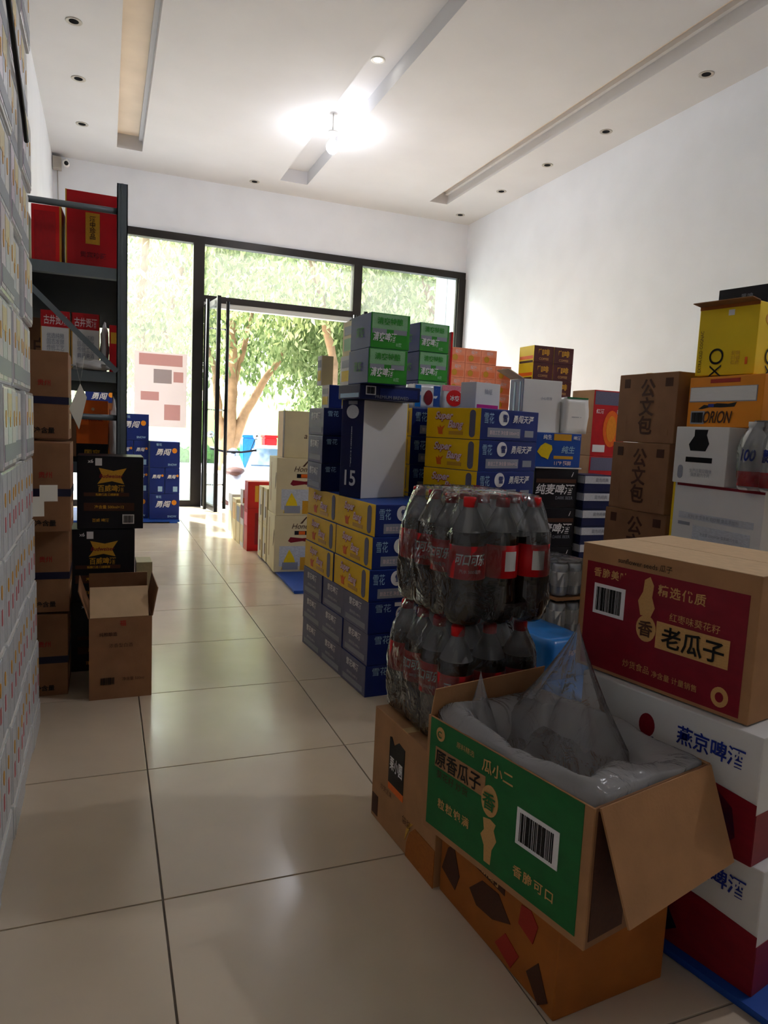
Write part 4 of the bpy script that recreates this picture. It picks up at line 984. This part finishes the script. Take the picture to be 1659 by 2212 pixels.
# liner: inner sheet sagging inside, over the rim, and a gathered peak
def liner():
    bm = bmesh.new(); rows = 26; colsn = 72; r = random.Random(21); ph = [r.uniform(0, 6.28) for _ in range(8)]
    hw, hd = w/2 - .006, d/2 - .006; V_ = []
    for k in range(rows):
        s = k / (rows - 1); row = []
        for i in range(colsn):
            a = 2 * math.pi * i / colsn; ca_, sa_ = math.cos(a), math.sin(a)
            q = 1 / max(abs(ca_) / hw, abs(sa_) / hd); bx, by = q * ca_, q * sa_
            wr = .006 * math.sin(7 * a + ph[0] + 5 * s) + .004 * math.sin(15 * a + ph[1] - 8 * s)
            z = h * (.35 + .65 * min(1, s / .35))
            kx = .9 + .1 * min(1, s / .35)
            x, y = bx * kx, by * kx
            if s > .35:   # above the rim: fold inward, rise towards two gathered peaks
                u_ = (s - .35) / .65
                fold = .012 * math.sin(5 * a + ph[2]) + .008 * math.sin(11 * a + ph[3])
                x = bx * (1 - .45 * u_) + fold * u_; y = by * (1 - .45 * u_) + fold * u_
                z = h + .006 + .020 * math.sin(u_ * 3.1) * (1 + .6 * math.sin(3 * a + ph[4])) - .05 * u_ * u_
            row.append(bm.verts.new((x + wr * ca_ * .6, y + wr * sa_ * .6, z)))
        V_.append(row)
    for p, q in zip(V_, V_[1:]):
        for i in range(colsn): bm.faces.new((p[i], p[(i + 1) % colsn], q[(i + 1) % colsn], q[i]))
    return bm_mesh(bm, 'liner_sheet', 'bag_sheet', True)
link('liner_sheet', liner(), gb)
def peak(ax, ay, az, cx, cy, cz, rx, ry, seed, n=44, rows=16, a0_=0, a1_=2 * math.pi, lean=.3):
    """gathered tent of thin film from a rim ellipse up to an apex with pleats"""
    bm = bmesh.new(); r = random.Random(seed); ph = [r.uniform(0, 6.28) for _ in range(6)]; V_ = []
    for k in range(rows):
        s = k / (rows - 1); row = []; e = (1 - s) ** 1.25
        for i in range(n):
            a = a0_ + (a1_ - a0_) * i / (n - 1)
            pl = 1 + .30 * (abs(math.sin(1.5 * a + ph[0] + .5 * s)) - .6) + (.10 * math.sin(5 * a + ph[3] + 1.5 * s) + .10 * math.sin(11 * a + ph[1] + 2 * s) + .06 * math.sin(23 * a + ph[2])) * (.35 + .65 * s)
            x = cx + (ax - cx) * s ** 1.1 + rx * e * pl * math.cos(a); y = cy + (ay - cy) * s ** 1.1 + ry * e * pl * math.sin(a)
            z = cz + (az - cz) * s + .010 * math.sin(4 * a + ph[3]) * (1 - s)
            row.append(bm.verts.new((x, y, z)))
        V_.append(row)
    for p, q in zip(V_, V_[1:]):
        for i in range(n - 1): bm.faces.new((p[i], p[i + 1], q[i + 1], q[i]))
    return bm_mesh(bm, 'liner_peak', 'bag_film', True)
link('liner_peak', peak(.150, .100, .425, .050, .030, .165, .125, .180, 4, 72, 20), gb)
link('liner_peak', peak(-.058, .172, .330, -.075, .145, .20, .040, .036, 8, 30, 14), gb)

# red seed carton on white beer cartons
SEED_P = [('L', 'panel', .04, .03, .955, .865, 'wine', 'red_panel'), ('L', 'barcode', .10, .46, .30, .70), ('L', 'text', .20, .79, .075, '香脆美味', 'tan_ink', {'maxw': .22, 'spacing': 1.2}), ('L', 'text', .62, .76, .085, '精选优质', 'tan_ink', {'maxw': .26, 'spacing': 1.2}),
          ('L', 'poly', .38, .54, .48, .84, ((.2, 0), (.8, 0), (1, .25), (.8, .5), (.85, .8), (.6, 1), (.3, .9), (.25, .6), (0, .35)), 'tan_ink', 'seed_figure'),
          ('L', 'disc', .44, .45, .115, .20, 'tan_ink', 'round_seal', 1), ('L', 'text', .44, .45, .12, '香', 'brown_ink', {'lift': 2}), ('L', 'panel', .50, .33, .885, .53, 'tan_ink', 'tan_plaque', 1), ('L', 'text', .70, .43, .16, '老瓜子', 'ink', {'maxw': .33, 'lift': 2}),
          ('L', 'text', .70, .585, .06, '红枣味葵花籽', 'tan_ink', {'maxw': .28, 'bold': 0}), ('L', 'text', .40, .14, .06, '炒货食品', 'tan_ink', {'maxw': .16, 'bold': 0}), ('L', 'text', .62, .13, .05, '净含量 计量销售', 'tan_ink', {'maxw': .25, 'bold': 0}), ('L', 'disc', .86, .13, .085, .14, 'tan_ink', 'round_badge', 1), ('L', 'disc', .86, .13, .04, .07, 'wine', 'badge_centre', 2),
          ('L', 'text', .40, .92, .05, 'sunflower seeds 瓜子', 'ink', {'maxw': .32, 'bold': 0}), ('T', 'panel', 0, 0, .495, 1, 'kraft_inside', 'top_flap'), ('T', 'panel', .505, 0, 1, 1, 'kraft_inside', 'top_flap')]
YJ_P = [('L', 'text', .76, .78, .16, '燕京啤酒', 'blue_ink', {'maxw': .34}), ('L', 'disc', .42, .74, .09, .20, 'wine', 'round_emblem'), ('L', 'poly', 0, 0, 1, .60, ((0, 0), (0, 1), (.30, 1), (.50, .92), (.75, .88), (1, .80), (1, 0)), 'wine', 'red_print'),
        ('L', 'poly', .30, .03, .62, .66, ((.1, .9), (.5, 1), (.9, .7), (.8, .45), (1, .2), (.7, 0), (.3, .1), (.1, .4)), 'navy_dark', 'dark_can_print'), ('L', 'poly', .66, .02, .92, .50, ((.1, .9), (.5, 1), (.9, .75), (1, .3), (.7, 0), (.2, .1), (0, .5)), 'navy_dark', 'dark_can_print'), ('L', 'poly', .02, .04, .27, .68, ((.1, .9), (.6, 1), (1, .7), (.8, .3), (.5, 0), (.1, .2)), 'navy_dark', 'dark_can_print'), ('N', 'panel', 0, 0, 1, .40, 'wine', 'red_band')]
PB = .018
pl2 = thing('plastic_pallet', 'dark blue plastic pallet under the white beer cartons, front right', 'pallet', (1.215, 1.06, 0), 12)
box('deck', -.195, .30, -.30, .30, .008, PB, 'pallet_blue', pl2)
for i in range(3): box('runner', -.19 + i * .22, -.13 + i * .22, -.30, .30, 0, .008, 'pallet_blue', pl2)
for k in range(2):
    carton('white_blue_beer', (.30, .40, .2405), {'all': 'white_card'}, YJ_P, f'{("lower", "upper")[k]} white beer carton with red and navy print under the red carton', (1.190 - .012 * k, 1.065 + .02 * k, PB + k * .2415), 13, 'beer_carton', 'carton', 'white beer cartons front right')
carton('red_seed', (.319, .401, .276), {'all': 'kraft'}, SEED_P, 'maroon printed sunflower seed carton with kraft top, front right', (1.196, 1.132, PB + 2 * .2415 + .002), 12.9, 'seed_carton', 'carton')

# ================================================================== AISLE, FAR: CREAM HONEY CARTONS AND GIFT BOXES
pl3 = thing('plastic_pallet', 'flat blue plastic pallet under the cream cartons in the aisle', 'pallet', (1.42, 4.78, 0), -2)
box('deck', -.335, .42, -.70, .66, .008, .02, 'pallet_blue', pl3)
for i in range(3): box('runner', -.33 + i * .34, -.25 + i * .34, -.70, .66, 0, .008, 'pallet_blue', pl3)
def honey(label, loc, rz):
    return carton('honey', (.36, .34, .386), {'all': 'cream'},
        [('N', 'text', .52, .80, .12, 'Honey', 'brown_ink', {'shear': .3, 'bold': 0}), ('N', 'poly', .48, .86, .62, .98, ((0, 0), (.3, 0), (1, 1), (.8, 1)), 'brown_ink', 'twig_print'), ('N', 'panel', .38, .66, .66, .73, 'black_card', 'dark_band'), ('N', 'panel', .46, .665, .58, .725, 'orange', 'orange_band', 1),
         ('N', 'poly', .26, .52, .80, .62, ((0, .3), (.08, 1), (.5, .8), (.92, 1), (1, .3), (.9, 0), (.5, .3), (.1, 0)), 'wine', 'ribbon_print'), ('N', 'panel', .10, .10, .97, .46, 'pale_print', 'sky_picture'), ('N', 'panel', .50, .03, .86, .26, 'gold', 'beer_picture', 1), ('N', 'poly', .14, .04, .44, .40, ((0, 0), (.2, .5), (.5, 1), (.8, .6), (1, .1), (.6, 0)), 'lemon', 'flower_picture'), ('N', 'panel', .16, .04, .46, .17, 'grey_print', 'grey_picture', 1),
         ('L', 'poly', .86, .45, .97, .75, ((0, 0), (.5, .2), (1, 1), (.4, .7)), 'brown_ink', 'twig_print'), ('L', 'panel', .30, .2, .34, .9, 'kraft', 'seam_line')],
        label, loc, rz, 'beer_carton', 'carton', 'cream honey beer cartons')
hz = .0205
honey('lower cream beer carton at the near end of the aisle row', (1.250, 4.81, hz), -4); honey('upper cream beer carton at the near end of the aisle row', (1.255, 4.815, hz + .387), -4)
carton('cream_tall', (.30, .26, .315), {'all': 'cream', 'L': 'kraft_inside'}, [('N', 'text', .62, .46, .16, 'a lily', 'brown_ink', {'shear': .2, 'bold': 0, 'maxw': .5}), ('L', 'panel', .8, .0, 1, 1, 'brown_ink', 'dark_edge')], 'plain cream carton on top of the cream beer cartons', (1.275, 4.82, hz + .774), -3, 'cream_carton', 'carton')
for k in range(2):
    for j in range(2):
        carton('cream_rear', (.34, .165, .265), {'all': 'cream'}, [('L', 'panel', .2, .1, .5, .9, 'white_card', 'pale_panel'), ('L', 'panel', .6, .2, .8, .5, 'brown_ink', 'dark_print')],
               f'{("lower", "upper")[k]} cream carton, {("first", "second")[j]} behind the near cream column', (1.252, 5.075 + j * .168, (.0205 if j < 2 else 0) + k * .266), -3, 'cream_carton', 'carton', 'cream cartons behind')
# wine and gift boxes further along
GX = 1.145
for nm, sz, y, z, m, pr, lb in (
    ('g1', (.20, .15, .34), 5.66, 0, 'red', [('N', 'panel', .30, .15, .55, .9, 'wine', 'satin_panel'), ('L', 'panel', .1, .6, .9, .9, 'pink', 'pale_print')], 'lower red gift box on the aisle floor behind cream cartons'),
    ('g2', (.19, .14, .215), 5.66, .341, 'red', [('N', 'panel', .30, .25, .45, .85, 'gold', 'gold_strip')], 'upper red gift box with thin gold strip in the aisle row'),
    ('g3', (.19, .15, .36), 5.83, 0, 'white_card', [('L', 'panel', .1, .1, .9, .5, 'cream', 'cream_panel'), ('L', 'panel', .1, .65, .9, .95, 'wine', 'wine_band')], 'white gift box with wine band beside the red boxes'),
    ('g4', (.19, .17, .33), 6.01, 0, 'cream', [('L', 'panel', .1, .55, .9, .95, 'grey_print', 'grey_band')], 'cream gift box with grey band further along the aisle row'),
    ('g5', (.19, .19, .36), 6.21, 0, 'cream', [('L', 'panel', .15, .5, .8, .9, 'gold', 'gold_panel')], 'cream gift box with gold panel further along the aisle row'),
    ('g6', (.19, .20, .38), 6.43, 0, 'white_card', [('L', 'panel', .1, .1, .9, .6, 'cream', 'cream_panel')], 'farthest white and cream gift box in the aisle row'),
    ('g7', (.12, .12, .11), 5.86, .361, 'white_card', [('N', 'panel', .0, .0, 1, .4, 'tan_ink', 'tan_band')], 'small white and tan box on the white gift box')):
    carton(nm, sz, {'all': m}, pr, lb, (GX + (sz[0] - .19) / 2, y, z), 0, 'gift_box', 'box')

# ================================================================== FAR RIGHT STACKS BY THE WALL
def salmon(lb, x, y, z): return carton('salmon', (.148, .20, .122), {'all': 'salmon'}, [('N', 'panel', .08, .1, .92, .5, 'coral', 'orange_print'), ('N', 'disc', .35, .34, .34, .42, 'gold', 'fruit_print', 1), ('N', 'text', .55, .75, .24, '橙汁', 'pink_ink', {'bold': .03}), ('L', 'panel', .1, .1, .9, .5, 'coral', 'orange_print')], lb, (x, y, z), 0, 'juice_carton', 'carton', 'salmon juice cartons')
ORD2 = ORD + ('fourteenth',)
nl = 14
for c in range(4):
    n = nl if c < 3 else nl - 1
    for k in range(n):
        salmon(f'salmon juice carton, {ORD2[k]} layer, {("leftmost", "second", "third", "rightmost")[c]} column by the shopfront corner', 2.735 + c * .150, 5.50, k * .1232)
for c in range(2):
    for k in range(13):
        carton('choc', (.19, .22, .1335), {'all': 'choc', 'L': 'lemon'}, [('N', 'text', .5, .62, .40, '咖啡', 'gold'), ('N', 'text', .5, .22, .14, 'COFFEE', 'tan_ink', {'maxw': .6, 'bold': 0}), ('L', 'panel', .05, .2, .95, .4, 'orange', 'orange_band'), ('L', 'panel', .05, .0, .95, .12, 'brown_ink', 'dark_edge')],
               f'chocolate brown coffee box, {ORD2[k]} layer, {("left", "right")[c]} column near the right wall', (3.315 + c * .192, 5.11, k * .1345), 0, 'coffee_box', 'box', 'coffee boxes')

# ================================================================== OUTSIDE
GZ = -.12
GF, GR = -.40, -.85      # stepped forecourt and the lower road
struct(box('ground_pavement', -14, 26, YB + .1, 9.5, -1.2, GZ, 'pavement'))
struct(box('ground_forecourt', -20, 32, 9.5, 11.4, -1.2, GF, 'pavement'))
struct(box('ground_road', -30, 45, 11.4, 16.2, -1.2, GR, 'asphalt'))
struct(box('ground_verge', -30, 45, 16.2, 34, -1.2, GZ, 'pavement'))
# lawn bank beyond the road
bm = bmesh.new(); n = 24
for i in range(n + 1):
    x = -30 + i * 80 / n
    for y, z in ((34, GZ), (38, .8 + .03 * x), (44, 1.9 + .05 * x), (60, 2.4 + .06 * x)): bm.verts.new((x, y, z + .15 * math.sin(i * 1.3 + y)))
bm.verts.ensure_lookup_table()
for i in range(n):
    for j in range(3): bm.faces.new([bm.verts[i * 4 + j], bm.verts[(i + 1) * 4 + j], bm.verts[(i + 1) * 4 + j + 1], bm.verts[i * 4 + j + 1]])
bmesh.ops.recalc_face_normals(bm, faces=bm.faces[:])
struct(link('ground_bank', bm_mesh(bm, 'ground_bank', 'grass', True)))
def tree(label, x, y, stems, crowns, nleaf, m, seed, size=.17, group='street trees outside'):
    o = thing('street_tree', label, 'tree', (x, y, GZ), 0, group); r = random.Random(seed)
    if y < 16.2: stems = [([(p[0][0], p[0][1], GR - GZ)] + list(p) if p[0][2] == 0 else p, a_, b_) for p, a_, b_ in stems]
    for pts, r0, r1 in stems:
        n = len(pts); P_ = [Vector(p) for p in pts]; Q = []
        for i in range(n - 1):
            for k in range(4): Q.append(P_[i].lerp(P_[i + 1], k / 4) + Vector((r.uniform(-1, 1), r.uniform(-1, 1), 0)) * .02)
        Q.append(P_[-1]); R_ = [r0 + (r1 - r0) * (i / (len(Q) - 1)) ** .8 for i in range(len(Q))]
        link('trunk', bm_mesh(tube_bm(Q, R_, 10), 'trunk', 'bark', True), o)
    g_ = np.random.default_rng(seed); vs = []; tot = sum(c[6] for c in crowns)
    for (cx, cy, cz, rx, ry, rz, wgt) in crowns:
        k = int(nleaf * wgt / tot)
        # leaves in drooping sprays inside an ellipsoid
        ns = max(1, k // 14); c0 = g_.normal(size=(ns, 3)); c0 /= np.linalg.norm(c0, axis=1)[:, None]; c0 *= g_.uniform(.25, 1, (ns, 1)) ** .5
        c0 = c0 * (rx, ry, rz) + (cx, cy, cz)
        p = np.repeat(c0, 14, 0) + g_.normal(size=(ns * 14, 3)) * (.16, .16, .20) - np.tile(np.arange(14) * .03, ns)[:, None] * (0, 0, 1)
        d = g_.normal(size=p.shape) * (.5, .5, .4) - (0, 0, .9); d /= np.linalg.norm(d, axis=1)[:, None]
        s = np.cross(d, g_.normal(size=p.shape)); s /= np.linalg.norm(s, axis=1)[:, None]
        L_ = size * g_.uniform(.7, 1.3, (len(p), 1)); n_ = np.cross(d, s)
        vs.append(np.stack([p, p + d * L_ * .5 + s * L_ * .2 + n_ * L_ * .04, p + d * L_, p + d * L_ * .5 - s * L_ * .2 + n_ * L_ * .04], 1).reshape(-1, 3))
    V_ = np.concatenate(vs); F = np.arange(len(V_)).reshape(-1, 4)
    me = bpy.data.meshes.new('foliage'); me.from_pydata(V_.tolist(), [], F.tolist()); me.materials.append(MAT[m])
    f = link('foliage', me, o); f['kind'] = 'stuff'; return o
# multi-stemmed tree seen through the doorway
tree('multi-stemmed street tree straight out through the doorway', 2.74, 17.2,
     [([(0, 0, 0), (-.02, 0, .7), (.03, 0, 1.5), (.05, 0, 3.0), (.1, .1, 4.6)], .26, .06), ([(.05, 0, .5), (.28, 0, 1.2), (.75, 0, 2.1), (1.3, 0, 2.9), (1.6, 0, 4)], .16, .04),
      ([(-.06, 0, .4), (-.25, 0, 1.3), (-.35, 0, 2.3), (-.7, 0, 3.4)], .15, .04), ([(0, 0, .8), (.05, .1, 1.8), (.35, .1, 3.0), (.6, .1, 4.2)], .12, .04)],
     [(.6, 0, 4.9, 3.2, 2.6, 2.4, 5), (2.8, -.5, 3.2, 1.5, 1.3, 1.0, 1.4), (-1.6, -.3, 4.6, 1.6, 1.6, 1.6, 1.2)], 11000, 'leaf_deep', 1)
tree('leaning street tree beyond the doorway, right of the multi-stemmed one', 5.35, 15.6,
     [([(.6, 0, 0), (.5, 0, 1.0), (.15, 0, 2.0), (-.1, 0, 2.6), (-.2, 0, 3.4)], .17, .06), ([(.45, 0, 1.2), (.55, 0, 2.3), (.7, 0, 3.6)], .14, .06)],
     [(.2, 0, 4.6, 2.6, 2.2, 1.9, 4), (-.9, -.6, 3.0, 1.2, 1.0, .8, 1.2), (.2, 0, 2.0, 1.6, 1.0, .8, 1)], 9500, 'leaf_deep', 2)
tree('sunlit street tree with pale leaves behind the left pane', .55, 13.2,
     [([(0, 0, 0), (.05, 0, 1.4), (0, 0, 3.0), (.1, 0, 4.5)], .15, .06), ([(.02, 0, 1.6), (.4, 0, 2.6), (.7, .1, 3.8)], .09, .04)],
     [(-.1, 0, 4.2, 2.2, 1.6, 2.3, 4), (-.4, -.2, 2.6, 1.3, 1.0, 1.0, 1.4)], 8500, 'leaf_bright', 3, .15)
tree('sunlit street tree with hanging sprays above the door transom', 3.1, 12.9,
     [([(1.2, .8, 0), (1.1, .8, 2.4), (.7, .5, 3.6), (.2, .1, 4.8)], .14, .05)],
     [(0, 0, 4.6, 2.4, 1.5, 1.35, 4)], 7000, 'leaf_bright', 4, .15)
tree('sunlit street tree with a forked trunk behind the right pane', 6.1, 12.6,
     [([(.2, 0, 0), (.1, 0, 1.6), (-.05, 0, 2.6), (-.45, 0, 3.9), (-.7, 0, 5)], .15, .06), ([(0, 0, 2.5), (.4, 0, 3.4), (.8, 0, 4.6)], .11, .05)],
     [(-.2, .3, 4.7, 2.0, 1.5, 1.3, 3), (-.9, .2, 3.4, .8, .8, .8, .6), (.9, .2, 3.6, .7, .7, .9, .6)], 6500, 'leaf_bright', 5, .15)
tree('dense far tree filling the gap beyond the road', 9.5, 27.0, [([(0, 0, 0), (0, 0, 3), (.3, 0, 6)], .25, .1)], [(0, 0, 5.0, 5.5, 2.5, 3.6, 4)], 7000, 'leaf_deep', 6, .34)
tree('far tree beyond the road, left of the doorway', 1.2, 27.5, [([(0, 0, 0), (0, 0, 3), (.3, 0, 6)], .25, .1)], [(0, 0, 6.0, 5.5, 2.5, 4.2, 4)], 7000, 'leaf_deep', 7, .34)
# grey panel seen at the right edge of the right pane
sgn = thing('sign_column', 'grey ribbed panel standing outside the right pane', 'panel', (4.71, 9.35, GZ))
for i in range(5): box('slat', -.36 + i * .15, -.36 + i * .15 + .142, -.03, .03, 0, 3.6, 'panel_grey', sgn, .004)
# hedge strip, bins
bm = bmesh.new()
for i in range(40):
    x = 1.5 + i * .28
    for j in range(2): bmesh.ops.create_icosphere(bm, subdivisions=2, radius=.26, matrix=Matrix.Translation((x, 20.4 + j * .3, .05 + .10 * math.sin(i * 2.1 + j))))
for v in bm.verts: v.co += Vector((random.uniform(-1, 1), random.uniform(-1, 1), random.uniform(-1, 1))) * .05
hd = link('hedge', bm_mesh(bm, 'hedge', 'hedge')); tag(hd, 'low clipped hedge running along the far side of the road', 'hedge'); hd['kind'] = 'stuff'
def bin_(label, x, y, hgt, m):
    o = thing('litter_bin', label, 'bin', (x, y, GZ), 8)
    bm = bmesh.new(); bm_box(bm, -.17, .17, -.15, .15, 0, hgt)
    for v in bm.verts:
        if v.co.z < .1: v.co.x *= .8; v.co.y *= .8
    bmesh.ops.bevel(bm, geom=bm.edges[:], offset=.02, segments=2, affect='EDGES'); link('tub', bm_mesh(bm, 'tub', m), o)
    bm = bmesh.new(); bm_box(bm, -.19, .19, -.17, .17, hgt, hgt + .07); bmesh.ops.bevel(bm, geom=bm.edges[:], offset=.015, segments=2, affect='EDGES'); link('lid', bm_mesh(bm, 'lid', m), o)
bin_('blue plastic bin across the road beside the tree', 3.45, 18.6, .78, 'sky_blue'); bin_('red plastic bin across the road right of the blue one', 3.98, 18.4, .80, 'bright_red')
# parked white car
car = thing('parked_car', 'white hatchback parked outside beyond the doorway', 'car', (3.25, 13.4, GR), 78)
sec = [(-1.9, .45, .62), (-1.85, .30, .95), (-1.35, .22, 1.02), (-.85, .20, 1.10), (-.25, .20, 1.42), (.5, .20, 1.46), (1.2, .20, 1.38), (1.75, .22, 1.0), (1.9, .35, .75)]
bm = bmesh.new(); rows_ = []
for x, zb_, zt in sec:
    wv = .82 if -1.7 < x < 1.7 else .70; sh = .93; tp = .62 if zt > 1.3 else .74
    rows_.append([bm.verts.new((x, s * wy, z)) for s, wy, z in ((-1, wv * .92, zb_), (-1, wv, min(zt, .65)), (-1, wv * .97, min(zt, .98)), (-1, tp, zt), (1, tp, zt), (1, wv * .97, min(zt, .98)), (1, wv, min(zt, .65)), (1, wv * .92, zb_))])
for p, q in zip(rows_, rows_[1:]):
    for i in range(8): bm.faces.new((p[i], p[(i + 1) % 8], q[(i + 1) % 8], q[i]))
bm.faces.new(rows_[0][::-1]); bm.faces.new(rows_[-1]); bmesh.ops.recalc_face_normals(bm, faces=bm.faces[:])
link('body', bm_mesh(bm, 'body', 'paint_white', False), car)
def quad(name, pts, m, parent, off):
    bm = bmesh.new(); off = Vector(off); a = [bm.verts.new(Vector(p) + off) for p in pts]; b = [bm.verts.new(Vector(p) - off) for p in pts]
    bm.faces.new(a); bm.faces.new(b[::-1])
    for i in range(len(pts)): bm.faces.new((a[i], a[(i + 1) % len(pts)], b[(i + 1) % len(pts)], b[i]))
    bmesh.ops.recalc_face_normals(bm, faces=bm.faces[:]); return link(name, bm_mesh(bm, name, m), parent)
quad('windscreen', [(-.82, -.66, 1.12), (-.82, .66, 1.12), (-.28, .58, 1.40), (-.28, -.58, 1.40)], 'car_glass', car, (-.012, 0, .02))
quad('rear_window', [(1.25, -.58, 1.35), (1.25, .58, 1.35), (1.68, .64, 1.05), (1.68, -.64, 1.05)], 'car_glass', car, (.012, 0, .02))
for s in (-1, 1):
    quad('side_window', [(-.62, s * .755, 1.05), (.45, s * .765, 1.05), (.45, s * .655, 1.38), (-.22, s * .655, 1.36)], 'car_glass', car, (0, s * .012, .004))
    quad('side_window', [(.52, s * .765, 1.05), (1.35, s * .76, 1.05), (1.12, s * .66, 1.34), (.52, s * .655, 1.38)], 'car_glass', car, (0, s * .012, .004))
    quad('headlight', [(-1.88, s * .42, .70), (-1.88, s * .66, .72), (-1.82, s * .68, .86), (-1.82, s * .44, .84)], 'pale_blue', car, (-.015, 0, 0))
    for x in (-1.2, 1.2):
        wh = link('wheel', bm_mesh(tube_bm([(x, s * .66, .30), (x, s * .84, .30)], .30, 20), 'wheel', 'rubber'), car)
        link('hub', bm_mesh(tube_bm([(x, s * .845, .30), (x, s * .852, .30)], .17, 14), 'hub', 'chrome'), wh)
# white scooter by the door
sc = thing('motor_scooter', 'white motor scooter parked on the pavement outside the door', 'scooter', (1.74, 10.4, GF), 82)
for x, nm in ((-.58, 'rear'), (.62, 'front')):
    bm = bmesh.new(); n = 20
    for i in range(n): pass
    bm.free()
    wh = link('wheel', bm_mesh(tube_bm([(x, -.05, .22), (x, .05, .22)], .22, 20), 'wheel', 'rubber'), sc)
    link('hub', bm_mesh(tube_bm([(x, -.056, .22), (x, .056, .22)], .11, 14), 'hub', 'chrome'), wh)
def loft(name, secs, m, parent):
    bm = bmesh.new(); R_ = []
    for x, z, ry, rz_ in secs: R_.append([bm.verts.new((x, ry * math.cos(2 * math.pi * i / 14), z + rz_ * math.sin(2 * math.pi * i / 14))) for i in range(14)])
    for p, q in zip(R_, R_[1:]):
        for i in range(14): bm.faces.new((p[i], p[(i + 1) % 14], q[(i + 1) % 14], q[i]))
    bm.faces.new(R_[0][::-1]); bm.faces.new(R_[-1]); bmesh.ops.recalc_face_normals(bm, faces=bm.faces[:])
    return link(name, bm_mesh(bm, name, m, True), parent)
loft('rear_body', [(-.85, .55, .06, .05), (-.7, .58, .14, .13), (-.4, .55, .17, .17), (-.1, .42, .15, .16), (.05, .32, .13, .08)], 'paint_white', sc)
loft('footboard', [(-.1, .27, .15, .05), (.15, .25, .17, .04), (.4, .28, .16, .05)], 'seat_brown', sc)
loft('seat', [(-.78, .74, .07, .03), (-.5, .76, .14, .05), (-.2, .72, .13, .05), (0, .66, .08, .04)], 'seat_brown', sc)
link('front_shield', bm_mesh(tube_bm([(.36, 0, .28), (.46, 0, .5), (.50, 0, .75), (.46, 0, .92)], [.12, .19, .17, .10], 14), 'front_shield', 'paint_white', True), sc)
link('fork', bm_mesh(tube_bm([(.62, 0, .22), (.52, 0, .6), (.46, 0, .95)], .035, 10), 'fork', 'chrome', True), sc)
loft('front_fender', [(.42, .38, .05, .04), (.6, .46, .07, .05), (.8, .40, .06, .04)], 'paint_white', sc)
link('handlebar', bm_mesh(tube_bm([(.40, -.34, 1.02), (.46, -.12, .98), (.46, .12, .98), (.40, .34, 1.02)], .016, 8), 'handlebar', 'rubber', True), sc)
link('headlight', bm_mesh(tube_bm([(.50, 0, .95), (.58, 0, .94)], [.09, .07], 14), 'headlight', 'chrome', True), sc)
for s in (-1, 1):
    mr = link('mirror', bm_mesh(tube_bm([(.42, s * .25, 1.0), (.40, s * .32, 1.2)], .006, 6), 'mirror', 'rubber', True), sc)
    link('mirror_glass', bm_mesh(tube_bm([(.39, s * .34, 1.23), (.41, s * .34, 1.23)], .055, 12), 'mirror_glass', 'chrome', True), mr)
